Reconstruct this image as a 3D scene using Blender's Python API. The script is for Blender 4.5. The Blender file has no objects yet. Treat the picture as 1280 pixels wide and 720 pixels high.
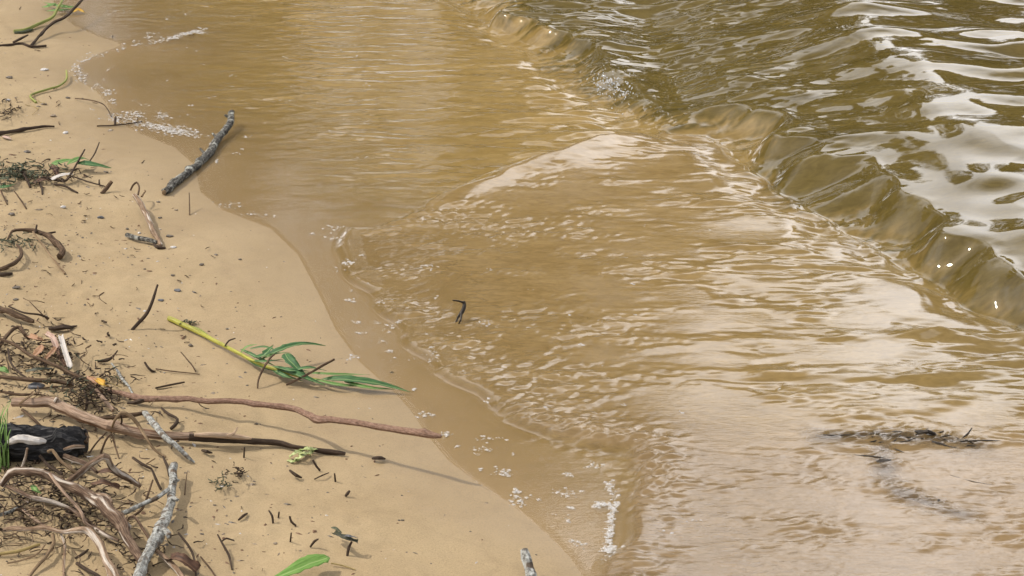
import bpy, math, random
import numpy as np
from mathutils import Vector, noise as mnoise
R = math.radians
rnd = random.Random(7)
S = bpy.context.scene
COL = S.collection

# ------------------------------------------------------------------ camera, sky, sun, exposure
CAM_H, PITCH, HFOV = 1.3, 21.0, 26.0
cam_d = bpy.data.cameras.new('camera'); cam = bpy.data.objects.new('camera', cam_d); COL.objects.link(cam)
cam.location = (0, 0, CAM_H); cam.rotation_euler = (R(90 - PITCH), 0, 0)
cam_d.sensor_width = 36; cam_d.angle = R(HFOV); cam_d.clip_start = 0.02; cam_d.clip_end = 2000
S.camera = cam

SUN_EL, SUN_ROT = 50.0, -74.0
W = bpy.data.worlds.new('World'); S.world = W; W.use_nodes = True
wt = W.node_tree; wn = wt.nodes; wl = wt.links
bg = wn['Background']; bg.inputs['Strength'].default_value = 0.10
sky = wn.new('ShaderNodeTexSky'); sky.sky_type = 'NISHITA'; sky.sun_disc = False
sky.sun_elevation = R(SUN_EL); sky.sun_rotation = R(SUN_ROT); sky.dust_density = 4.0; sky.air_density = 1.2
tc = wn.new('ShaderNodeTexCoord')
cn = wn.new('ShaderNodeTexNoise'); cn.inputs['Scale'].default_value = 1.7; cn.inputs['Detail'].default_value = 7; cn.noise_dimensions = '4D'; cn.inputs['W'].default_value = 124.0
wl.new(tc.outputs['Generated'], cn.inputs['Vector'])
cr = wn.new('ShaderNodeValToRGB'); cr.color_ramp.elements[0].position = 0.47; cr.color_ramp.elements[1].position = 0.58
wl.new(cn.outputs['Fac'], cr.inputs['Fac'])
cc = wn.new('ShaderNodeValToRGB'); cc.color_ramp.elements[0].position = 0.50; cc.color_ramp.elements[0].color = (.49, .485, .495, 1); cc.color_ramp.elements[1].position = 0.72; cc.color_ramp.elements[1].color = (1.37, 1.355, 1.38, 1)
wl.new(cn.outputs['Fac'], cc.inputs['Fac'])
cs = wn.new('ShaderNodeVectorMath'); cs.operation = 'SCALE'; cs.inputs['Scale'].default_value = 36; wl.new(cc.outputs['Color'], cs.inputs[0])
mx = wn.new('ShaderNodeMixRGB'); wl.new(cs.outputs[0], mx.inputs['Color2'])
wl.new(cr.outputs['Color'], mx.inputs['Fac']); wl.new(sky.outputs['Color'], mx.inputs['Color1'])
wl.new(mx.outputs['Color'], bg.inputs['Color'])

sun_d = bpy.data.lights.new('sun', 'SUN'); sun = bpy.data.objects.new('sun', sun_d); COL.objects.link(sun)
sun_d.energy = 3.5; sun_d.angle = R(0.5); sun_d.color = (1.0, 0.95, 0.87)
sv = Vector((math.sin(R(SUN_ROT)) * math.cos(R(SUN_EL)), math.cos(R(SUN_ROT)) * math.cos(R(SUN_EL)), math.sin(R(SUN_EL))))
sun.rotation_euler = sv.to_track_quat('Z', 'Y').to_euler()
S.view_settings.view_transform = 'Standard'; S.view_settings.look = 'None'
S.view_settings.exposure = 0.02; S.view_settings.gamma = 1.0
S.view_settings.use_curve_mapping = False

# ------------------------------------------------------------------ picture point -> place on the ground
F = 640 / math.tan(R(HFOV / 2)); cp, sp_ = math.cos(R(PITCH)), math.sin(R(PITCH))
def ray(px, py):
    a, b = px - 640.0, 360.0 - py
    v = np.array([a, F * cp + b * sp_, -F * sp_ + b * cp]); return v / np.linalg.norm(v)
def flat(px, py, z=0.0):
    v = ray(px, py); t = (z - CAM_H) / v[2]; return v * t + np.array([0, 0, CAM_H])
def flats(pts, z=0.0): return np.array([flat(*p, z)[:2] for p in pts])

# ------------------------------------------------------------------ distance helpers
def seg_dist(P, X, Y):
    """unsigned distance, side (cross of nearest segment), arclength of the nearest point on polyline P"""
    best = np.full(X.shape, 1e9); side = np.zeros(X.shape); arc = np.zeros(X.shape); L = 0.0
    for (ax, ay), (bx, by) in zip(P[:-1], P[1:]):
        dx, dy = bx - ax, by - ay; l2 = dx * dx + dy * dy + 1e-12; ln = math.sqrt(l2)
        t = np.clip(((X - ax) * dx + (Y - ay) * dy) / l2, 0, 1)
        d = np.hypot(X - ax - t * dx, Y - ay - t * dy)
        cr_ = dx * (Y - ay) - dy * (X - ax)
        m = d < best - 1e-9
        best = np.where(m, d, best); side = np.where(m, cr_, side); arc = np.where(m, L + t * ln, arc)
        L += ln
    return best, side, arc
def inside(P, X, Y):
    res = np.zeros(X.shape, bool); n = len(P)
    for i in range(n):
        (ax, ay), (bx, by) = P[i], P[(i + 1) % n]
        c = ((ay > Y) != (by > Y))
        res ^= c & (X < (bx - ax) * (Y - ay) / ((by - ay) if by != ay else 1e-12) + ax)
    return res
def sdpoly(P, X, Y):
    Q = np.vstack([P, P[:1]]); d, _, arc = seg_dist(Q, X, Y)
    return np.where(inside(P, X, Y), d, -d), arc
def ss(a, b, x):
    t = np.clip((x - a) / (b - a), 0, 1); return t * t * (3 - 2 * t)

# periodic random wave fields on a 4.096 m tile
TN, TL = 1024, 4.096
def field(seed, wmin, wmax, ang=90, spread=180):
    g = np.random.RandomState(seed); n = g.standard_normal((TN, TN))
    k = np.fft.fftfreq(TN, TL / TN); KX, KY = np.meshgrid(k, k); K = np.hypot(KX, KY) + 1e-9
    lam = 1 / K
    band = ss(wmin * .7, wmin, lam) * (1 - ss(wmax, wmax * 1.4, lam)) / K
    th = np.degrees(np.arctan2(KY, KX)); da = np.abs((th - ang + 90) % 180 - 90)
    if spread < 90: band = band * np.exp(-(da / spread) ** 2)
    f = np.real(np.fft.ifft2(np.fft.fft2(n) * band)); return (f / f.std()).astype(np.float32)
def samp(f, X, Y):
    u = (X / TL * TN) % TN; v = (Y / TL * TN) % TN
    i = u.astype(int) % TN; j = v.astype(int) % TN; a = u - np.floor(u); b = v - np.floor(v)
    i2 = (i + 1) % TN; j2 = (j + 1) % TN
    return (f[j, i] * (1 - a) + f[j, i2] * a) * (1 - b) + (f[j2, i] * (1 - a) + f[j2, i2] * a) * b

# ------------------------------------------------------------------ shoreline and ground height
SHORE_PX = [(40, -60), (62, -20), (80, 18), (100, 33), (130, 46), (150, 52), (158, 57), (132, 67), (108, 78), (97, 90), (105, 101), (126, 113),
            (140, 130), (150, 150), (180, 166), (225, 184), (250, 206), (258, 240), (285, 262), (345, 285), (380, 318),
            (408, 370), (428, 412), (458, 452), (500, 488), (522, 512), (545, 546), (570, 575), (610, 605), (655, 634),
            (695, 668), (722, 695), (745, 730), (775, 790)]
sh = flats(SHORE_PX)
SHORE = np.vstack([[[-60, 34], [-14, 13], [-3.4, 7.2], [-2.3, 5.6]], sh, [[0.75, 1.55], [2.2, 0.6], [7, -1.2], [40, -8], [160, -20]]])
f_sand1 = field(3, .25, .9); f_sand2 = field(4, .03, .12); f_sand3 = field(5, .012, .03)
def ground(X, Y, rough=True):
    X = np.asarray(X, float); Y = np.asarray(Y, float)
    d, side, _ = seg_dist(SHORE, X, Y)
    s = np.where(side > 0, -d, d)         # polyline runs towards the viewer: land is on its right-hand side
    land = 0.085 * 2.2 * (1 - np.exp(-np.maximum(s, 0) / 2.2)) + 0.01 * np.maximum(s - 3, 0)
    sea = -0.065 * 6 * (1 - np.exp(-np.maximum(-s, 0) / 6)) - .004 * np.maximum(-s, 0)
    z = np.where(s > 0, np.minimum(land, 1.5), np.maximum(sea, -1.2))
    amp = ss(0.0, 0.35, s)
    if rough:
        z = z + amp * (0.004 * samp(f_sand1, X, Y) + 0.0009 * samp(f_sand2, X, Y) + .0003 * samp(f_sand3, X, Y))
    bank = ss(24, 34, Y + 0.1 * np.abs(X)) * 2.2 - 1.2
    z = np.where(Y > 15, np.maximum(z, bank), z)
    return z, s
_A, _B = SHORE[:-1], SHORE[1:]; _D = _B - _A; _L2 = (_D ** 2).sum(1) + 1e-12
def gz(x, y):
    t = np.clip(((x - _A[:, 0]) * _D[:, 0] + (y - _A[:, 1]) * _D[:, 1]) / _L2, 0, 1)
    d = np.hypot(x - _A[:, 0] - t * _D[:, 0], y - _A[:, 1] - t * _D[:, 1]); i = int(np.argmin(d))
    sd = _D[i, 0] * (y - _A[i, 1]) - _D[i, 1] * (x - _A[i, 0]); s_ = -d[i] if sd > 0 else d[i]
    if y > 15: return float(ground(np.array([x]), np.array([y]))[0][0])
    if s_ <= 0: return max(-0.39 * (1 - math.exp(s_ / 6)) + .004 * s_, -1.2)
    z = min(.187 * (1 - math.exp(-s_ / 2.2)) + .01 * max(s_ - 3, 0), 1.5); a = min(s_ / .35, 1); a = a * a * (3 - 2 * a)
    X1, Y1 = np.array([x]), np.array([y])
    return z + a * float(.004 * samp(f_sand1, X1, Y1)[0] + .0009 * samp(f_sand2, X1, Y1)[0])
def at(px, py, h=0.0):
    """place seen at picture point (px,py) whose height over the sand is h metres"""
    z = 0.0; p = flat(px, py, 0)
    for _ in range(7):
        p = flat(px, py, z + h); z = max(gz(p[0], p[1]), -0.004)
    return Vector((p[0], p[1], z + h))
def pxm(p):  # metres per picture pixel at a place
    return (Vector(p) - cam.location).length / F

# ------------------------------------------------------------------ object helpers
def mesh_obj(name, V, Fc, mat, parent=None, smooth=True, attrs=None):
    me = bpy.data.meshes.new(name); me.from_pydata([tuple(v) for v in V], [], [tuple(f) for f in Fc])
    if attrs:
        for k, (ty, arr) in attrs.items():
            a = me.attributes.new(k, ty, 'POINT'); arr = np.asarray(arr, np.float32)
            a.data.foreach_set('vector' if ty == 'FLOAT_VECTOR' else 'value', arr.ravel())
    if smooth: me.polygons.foreach_set('use_smooth', [True] * len(me.polygons))
    me.materials.append(mat); me.update()
    o = bpy.data.objects.new(name, me); COL.objects.link(o)
    if parent: o.parent = parent
    return o
def tag(o, label=None, cat=None, group=None, kind=None):
    if label: o['label'] = label
    if cat: o['category'] = cat
    if group: o['group'] = group
    if kind: o['kind'] = kind
    return o
def empty(name, loc, label, cat, group=None):
    o = bpy.data.objects.new(name, None); COL.objects.link(o); o.location = loc; o.empty_display_size = .02
    return tag(o, label, cat, group)

# ------------------------------------------------------------------ materials
def mat(name):
    m = bpy.data.materials.new(name); m.use_nodes = True; nt = m.node_tree
    return m, nt.nodes, nt.links, nt.nodes['Principled BSDF']
ALB = .62
def ramp(n, stops, k=None):
    k = ALB if k is None else k; stops = [(p, tuple(x * k for x in c)) for p, c in stops]
    r = n.new('ShaderNodeValToRGB'); e = r.color_ramp.elements
    while len(e) > 1: e.remove(e[-1])
    e[0].position = stops[0][0]; e[0].color = (*stops[0][1], 1)
    for p, c in stops[1:]:
        k = e.new(p); k.color = (*c, 1)
    return r
def mult(n, l, sock, v):
    a = n.new('ShaderNodeVectorMath'); a.operation = 'MULTIPLY'; l.new(sock, a.inputs[0]); a.inputs[1].default_value = v
    return a.outputs[0]
def bark(name, stops, rough=.85, sl=45, sa=900, patch=None, bump=.6, seed=0):
    """bark streaked along the stick; stops = colours of the streak noise; patch = (colour, amount) of peeled places"""
    m, n, l, b = mat(name)
    at_ = n.new('ShaderNodeAttribute'); at_.attribute_name = 'strand'
    off = n.new('ShaderNodeVectorMath'); off.operation = 'ADD'; l.new(mult(n, l, at_.outputs['Vector'], (sl, sa, sa)), off.inputs[0]); off.inputs[1].default_value = (seed, seed, 0)
    t = n.new('ShaderNodeTexNoise'); t.inputs['Scale'].default_value = 1; t.inputs['Detail'].default_value = 6; t.inputs['Roughness'].default_value = .65
    l.new(off.outputs[0], t.inputs['Vector'])
    r = ramp(n, stops); l.new(t.outputs['Fac'], r.inputs['Fac']); c = r.outputs['Color']
    if patch:
        t2 = n.new('ShaderNodeTexNoise'); t2.inputs['Scale'].default_value = 1; t2.inputs['Detail'].default_value = 3
        l.new(mult(n, l, off.outputs[0], (.35, .16, .16)), t2.inputs['Vector'])
        r2 = ramp(n, [(patch[1] - .04, (0, 0, 0)), (patch[1] + .04, (1, 1, 1))], 1); l.new(t2.outputs['Fac'], r2.inputs['Fac'])
        x = n.new('ShaderNodeMixRGB'); l.new(r2.outputs['Color'], x.inputs[0]); l.new(c, x.inputs[1]); x.inputs[2].default_value = (*(c_ * ALB for c_ in patch[0]), 1)
        c = x.outputs['Color']
    t3 = n.new('ShaderNodeTexNoise'); t3.inputs['Scale'].default_value = 1; t3.inputs['Detail'].default_value = 5; t3.inputs['Roughness'].default_value = .7
    l.new(mult(n, l, off.outputs[0], (1.3, .45, .45)), t3.inputs['Vector']); r3_ = ramp(n, [(.34, (.42, .40, .38)), (.5, (1, 1, 1)), (.68, (1.3, 1.3, 1.3))], 1); l.new(t3.outputs['Fac'], r3_.inputs['Fac'])
    x3_ = n.new('ShaderNodeMixRGB'); x3_.blend_type = 'MULTIPLY'; x3_.inputs[0].default_value = .85; l.new(c, x3_.inputs[1]); l.new(r3_.outputs['Color'], x3_.inputs[2]); c = x3_.outputs['Color']
    l.new(c, b.inputs['Base Color']); b.inputs['Roughness'].default_value = rough; b.inputs['Specular IOR Level'].default_value = .2
    bp = n.new('ShaderNodeBump'); bp.inputs['Strength'].default_value = bump; bp.inputs['Distance'].default_value = .0015
    l.new(t.outputs['Fac'], bp.inputs['Height']); l.new(bp.outputs['Normal'], b.inputs['Normal'])
    return m
def leafmat(name, c1, c2, rib, rough=.6):
    m, n, l, b = mat(name)
    at_ = n.new('ShaderNodeAttribute'); at_.attribute_name = 'strand'
    t = n.new('ShaderNodeTexNoise'); t.inputs['Scale'].default_value = 1; t.inputs['Detail'].default_value = 4
    l.new(mult(n, l, at_.outputs['Vector'], (60, 500, 60)), t.inputs['Vector'])
    r = ramp(n, [(.35, c1), (.65, c2)]); l.new(t.outputs['Fac'], r.inputs['Fac'])
    sx = n.new('ShaderNodeSeparateXYZ'); l.new(at_.outputs['Vector'], sx.inputs[0])
    ab = n.new('ShaderNodeMath'); ab.operation = 'ABSOLUTE'; l.new(sx.outputs['Y'], ab.inputs[0])
    lt = n.new('ShaderNodeMath'); lt.operation = 'LESS_THAN'; l.new(ab.outputs[0], lt.inputs[0]); lt.inputs[1].default_value = .0007
    x = n.new('ShaderNodeMixRGB'); l.new(lt.outputs[0], x.inputs[0]); l.new(r.outputs['Color'], x.inputs[1]); x.inputs[2].default_value = (*(c_ * ALB for c_ in rib), 1)
    l.new(x.outputs['Color'], b.inputs['Base Color']); b.inputs['Roughness'].default_value = rough
    b.inputs['Specular IOR Level'].default_value = .3
    return m
def plain(name, c1, c2, scale=400, rough=.8, spec=.5, bump=.4):
    m, n, l, b = mat(name)
    tcx = n.new('ShaderNodeTexCoord'); t = n.new('ShaderNodeTexNoise'); t.inputs['Scale'].default_value = scale; t.inputs['Detail'].default_value = 5
    l.new(tcx.outputs['Object'], t.inputs['Vector']); r = ramp(n, [(.35, c1), (.65, c2)]); l.new(t.outputs['Fac'], r.inputs['Fac'])
    l.new(r.outputs['Color'], b.inputs['Base Color']); b.inputs['Roughness'].default_value = rough; b.inputs['Specular IOR Level'].default_value = spec
    bp = n.new('ShaderNodeBump'); bp.inputs['Strength'].default_value = bump; bp.inputs['Distance'].default_value = .001
    l.new(t.outputs['Fac'], bp.inputs['Height']); l.new(bp.outputs['Normal'], b.inputs['Normal'])
    return m

M = {}
M['dark'] = bark('dark_bark', [(.3, (.030, .020, .013)), (.55, (.085, .055, .035)), (.75, (.17, .12, .08))])
M['brown'] = bark('brown_bark', [(.3, (.035, .02, .011)), (.5, (.12, .072, .04)), (.70, (.30, .20, .12))])
M['tan'] = bark('tan_twig', [(.3, (.17, .105, .055)), (.5, (.30, .20, .11)), (.72, (.46, .34, .21))])
M['pink'] = bark('pinkish_bark', [(.3, (.19, .10, .065)), (.5, (.31, .185, .125)), (.72, (.42, .29, .21))], sl=160)
M['pale'] = bark('pale_bark', [(.3, (.20, .12, .075)), (.48, (.40, .27, .18)), (.7, (.60, .46, .34))], sl=30, patch=((.22, .12, .07), .62))
M['bare'] = bark('bare_wood', [(.3, (.50, .31, .18)), (.55, (.68, .50, .34)), (.75, (.78, .62, .46))], sl=25)
M['root'] = bark('red_root', [(.3, (.045, .026, .017)), (.48, (.165, .10, .062)), (.70, (.38, .275, .185))], sl=45, patch=((.64, .55, .45), .60))
M['rootpale'] = bark('pale_root', [(.3, (.13, .075, .042)), (.5, (.33, .215, .13)), (.72, (.56, .43, .31))], sl=35, patch=((.66, .57, .47), .58))
M['grey'] = bark('lichen_grey', [(.33, (.09, .075, .06)), (.48, (.36, .35, .31)), (.66, (.62, .63, .58))], sl=170, sa=260, patch=((.16, .12, .085), .60))
M['greydark'] = bark('dark_lichen', [(.35, (.016, .014, .012)), (.5, (.10, .09, .075)), (.65, (.36, .35, .30))], sl=170, sa=260, patch=((.46, .46, .40), .60))
M['green'] = bark('green_stem', [(.3, (.22, .26, .05)), (.55, (.38, .40, .10)), (.75, (.52, .50, .20))], rough=.5, sl=20, bump=.15)
M['yellowgreen'] = bark('yellow_green_stem', [(.3, (.36, .36, .05)), (.55, (.55, .52, .09)), (.75, (.62, .58, .18))], rough=.45, sl=15, bump=.15)
M['straw'] = bark('straw', [(.3, (.36, .26, .09)), (.55, (.52, .39, .16)), (.75, (.62, .50, .25))], sl=20)
M['leaf'] = leafmat('willow_leaf', (.03, .10, .03), (.08, .20, .055), (.22, .32, .12))
M['leaflight'] = leafmat('light_leaf', (.10, .22, .04), (.18, .33, .08), (.32, .42, .16))
M['leafbright'] = leafmat('broad_leaf', (.12, .26, .035), (.20, .36, .07), (.32, .44, .14))
M['grass'] = leafmat('grass_blade', (.13, .25, .05), (.27, .40, .12), (.3, .5, .14))
M['leafbrown'] = leafmat('dry_leaf', (.06, .028, .016), (.17, .085, .045), (.2, .11, .06), .7)
M['leafdark'] = leafmat('rotten_leaf', (.022, .026, .014), (.06, .065, .03), (.08, .07, .04), .5)
M['leafyellow'] = leafmat('yellow_leaf', (.55, .26, .02), (.78, .46, .04), (.7, .5, .1), .6)
M['leaforange'] = leafmat('orange_scrap', (.34, .17, .08), (.55, .32, .18), (.5, .3, .2), .75)
M['curl'] = leafmat('pale_bark_curl', (.42, .25, .18), (.66, .48, .38), (.6, .45, .36), .75)
M['white'] = leafmat('bleached_bark', (.55, .48, .40), (.78, .73, .66), (.7, .65, .6), .7)
M['algae'] = plain('pale_algae', (.34, .42, .10), (.58, .62, .28), 300, .5)
M['moss'] = plain('grey_moss', (.045, .055, .025), (.14, .15, .08), 250, .9)
M['wet'] = bark('waterlogged_bark', [(.3, (.012, .009, .006)), (.55, (.045, .032, .02)), (.8, (.10, .075, .05))], rough=.3)
M['stone'] = plain('grey_stone', (.07, .07, .075), (.18, .18, .19), 300, .6)
M['stonedark'] = plain('dark_stone', (.06, .045, .032), (.19, .145, .10), 300, .55)
M['stonetan'] = plain('tan_stone', (.22, .16, .10), (.40, .31, .21), 300, .7)
M['shell'] = plain('white_shell', (.55, .50, .45), (.82, .79, .74), 500, .4)

# ------------------------------------------------------------------ ground sheet
def axis(a, b, step, lo, hi, grow=1.12):
    c = list(np.arange(a, b + step / 2, step)); l_, s_ = [], step; x = a
    while x > lo: s_ *= grow; x -= s_; l_.append(x)
    r_, s_ = [], step; x = b
    while x < hi: s_ *= grow; x += s_; r_.append(x)
    return np.array(l_[::-1] + c + r_)
def grid_obj(name, xs, ys, Z, mat_, attrs):
    nx, ny = len(xs), len(ys); X, Y = np.meshgrid(xs, ys)
    co = np.stack([X, Y, Z], -1).reshape(-1, 3).astype(np.float32)
    i = np.arange(nx * ny).reshape(ny, nx)
    q = np.stack([i[:-1, :-1], i[:-1, 1:], i[1:, 1:], i[1:, :-1]], -1).reshape(-1, 4).astype(np.int32)
    me = bpy.data.meshes.new(name); me.vertices.add(len(co)); me.vertices.foreach_set('co', co.ravel())
    me.loops.add(q.size); me.loops.foreach_set('vertex_index', q.ravel())
    me.polygons.add(len(q)); me.polygons.foreach_set('loop_start', np.arange(0, q.size, 4, dtype=np.int32))
    me.polygons.foreach_set('loop_total', np.full(len(q), 4, np.int32))
    me.polygons.foreach_set('use_smooth', np.ones(len(q), bool))
    for k, arr in attrs.items():
        a = me.attributes.new(k, 'FLOAT', 'POINT'); a.data.foreach_set('value', arr.ravel().astype(np.float32))
    me.update(calc_edges=True); me.validate(); me.materials.append(mat_)
    o = bpy.data.objects.new(name, me); COL.objects.link(o); return o

gx = axis(-1.25, 1.25, .006, -220, 220); gy = axis(2.3, 5.7, .007, -120, 260)
GX, GY = np.meshgrid(gx, gy); GZ, GS = ground(GX, GY)
wob = 0.035 * samp(f_sand1, GX, GY)
wetv = 1 - ss(0.015, 0.22, GS + wob)
m, n, l, b = mat('sand'); M['sand'] = m
a_ = n.new('ShaderNodeAttribute'); a_.attribute_name = 'wet'
g = n.new('ShaderNodeNewGeometry')
def nz(scale, det=5, rgh=.5, vec=None):
    t = n.new('ShaderNodeTexNoise'); t.inputs['Scale'].default_value = scale; t.inputs['Detail'].default_value = det; t.inputs['Roughness'].default_value = rgh
    l.new(vec or g.outputs['Position'], t.inputs['Vector']); return t
n1 = nz(5, 4); r1 = ramp(n, [(.3, (.445, .320, .164)), (.7, (.51, .376, .202))]); l.new(n1.outputs['Fac'], r1.inputs['Fac'])
n2 = nz(420, 3, .7); r2 = ramp(n, [(.25, (.72, .70, .68)), (.5, (1, 1, 1)), (.75, (1.18, 1.18, 1.18))], 1); l.new(n2.outputs['Fac'], r2.inputs['Fac'])
x1 = n.new('ShaderNodeMixRGB'); x1.blend_type = 'MULTIPLY'; x1.inputs[0].default_value = .75; l.new(r1.outputs['Color'], x1.inputs[1]); l.new(r2.outputs['Color'], x1.inputs[2])
n3 = nz(30, 6, .65); r3 = ramp(n, [(.36, (.80, .78, .76)), (.5, (1, 1, 1)), (.7, (1.06, 1.06, 1.05))], 1); l.new(n3.outputs['Fac'], r3.inputs['Fac'])
x3 = n.new('ShaderNodeMixRGB'); x3.blend_type = 'MULTIPLY'; x3.inputs[0].default_value = .3; l.new(x1.outputs['Color'], x3.inputs[1]); l.new(r3.outputs['Color'], x3.inputs[2])
x2 = n.new('ShaderNodeMixRGB'); x2.blend_type = 'MULTIPLY'; l.new(a_.outputs['Fac'], x2.inputs[0]); l.new(x3.outputs['Color'], x2.inputs[1]); x2.inputs[2].default_value = (.87, .84, .79, 1)
ash = n.new('ShaderNodeAttribute'); ash.attribute_name = 'shore'
n5 = nz(3.2, 5, .6); wv = n.new('ShaderNodeMath'); wv.operation = 'MULTIPLY_ADD'; l.new(n5.outputs['Fac'], wv.inputs[0]); wv.inputs[1].default_value = .28; l.new(ash.outputs['Fac'], wv.inputs[2])
cl_ = n.new('ShaderNodeMath'); cl_.operation = 'MULTIPLY'; l.new(wv.outputs[0], cl_.inputs[0]); cl_.inputs[1].default_value = 7.3
fc = n.new('ShaderNodeMath'); fc.operation = 'FRACT'; l.new(cl_.outputs[0], fc.inputs[0])
r5 = ramp(n, [(0, (.93, .92, .91)), (.05, (.95, .945, .94)), (.12, (1, 1, 1)), (.9, (1.015, 1.015, 1.015)), (1, (.98, .98, .98))], 1); l.new(fc.outputs[0], r5.inputs['Fac'])
x5 = n.new('ShaderNodeMixRGB'); x5.blend_type = 'MULTIPLY'; x5.inputs[0].default_value = .8; l.new(x2.outputs['Color'], x5.inputs[1]); l.new(r5.outputs['Color'], x5.inputs[2])
n6 = nz(1100, 2, .5); r6 = ramp(n, [(.3, (.72, .70, .68)), (.46, (1, 1, 1)), (.62, (1, 1, 1)), (.74, (1.25, 1.25, 1.25))], 1); l.new(n6.outputs['Fac'], r6.inputs['Fac'])
x6 = n.new('ShaderNodeMixRGB'); x6.blend_type = 'MULTIPLY'; x6.inputs[0].default_value = .8; l.new(x5.outputs['Color'], x6.inputs[1]); l.new(r6.outputs['Color'], x6.inputs[2])
l.new(x6.outputs['Color'], b.inputs['Base Color'])
mr = n.new('ShaderNodeMapRange'); l.new(a_.outputs['Fac'], mr.inputs['Value']); mr.inputs['To Min'].default_value = .9; mr.inputs['To Max'].default_value = .42
l.new(mr.outputs['Result'], b.inputs['Roughness'])
bp = n.new('ShaderNodeBump'); bp.inputs['Distance'].default_value = .0012; mb = n.new('ShaderNodeMapRange'); l.new(a_.outputs['Fac'], mb.inputs['Value']); mb.inputs['To Min'].default_value = .5; mb.inputs['To Max'].default_value = .06; l.new(mb.outputs['Result'], bp.inputs['Strength']); l.new(n2.outputs['Fac'], bp.inputs['Height'])
l.new(bp.outputs['Normal'], b.inputs['Normal'])
tag(grid_obj('sand_ground', gx, gy, GZ, m, {'wet': wetv, 'shore': np.clip(GS, -2, 3)}), 'tan sandy beach running down under the water', kind='structure')

# ------------------------------------------------------------------ water sheet
BC = flats([(850, 150), (820, 155), (750, 174), (700, 194), (620, 214), (552, 244), (500, 274), (462, 284), (432, 284), (418, 302), (430, 338), (470, 386),
            (505, 418), (545, 452), (598, 497), (640, 522), (690, 543), (740, 556), (786, 560), (790, 575), (786, 605), (774, 640), (764, 680), (757, 722), (748, 780), (745, 850),
            (1500, 850), (1500, 480), (1290, 408), (1210, 374), (1160, 342), (1110, 308), (1060, 278), (1000, 247), (945, 202), (905, 168)])
DL = flats([(430, -190), (520, -80), (590, -10), (650, 40), (720, 84), (775, 128), (825, 154), (868, 158), (908, 170), (955, 212), (1000, 246), (1060, 277), (1110, 307), (1160, 341), (1210, 373), (1290, 407), (1500, 480), (1800, 600)])
DL = np.vstack([[[-6, 14]], DL, [[5, 1.6], [20, -3]]])
LEFT = flats([(786, 556), (792, 575), (786, 605), (774, 640), (764, 680), (757, 722), (748, 790)])
fx_med = field(11, .10, .30, 95, 35); fx_s = field(12, .035, .10, 92, 38); fx_cap = field(13, .014, .034, 100, 60)
fx_big = field(14, .35, .9, 70, 50); fx_streak = field(15, .02, .07, 90, 30); fx_b = field(16, .013, .034, 120, 60); fx_c = field(17, .05, .16, 92, 22)
fx_e2 = field(18, .09, .22, 78, 42); fx_med2 = field(19, .12, .5); fx_wide = field(20, .22, .5, 80, 40)
rimless = 0
XG = flat(835, 140)[0]; YR0, YR1 = flat(700, 320)[1], flat(700, 250)[1]
YL0, YL1 = flat(900, 470)[1], flat(900, 590)[1]; CX, CY = flat(1215, 262)[:2]
CYG = flat(730, 140)[1]
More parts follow.
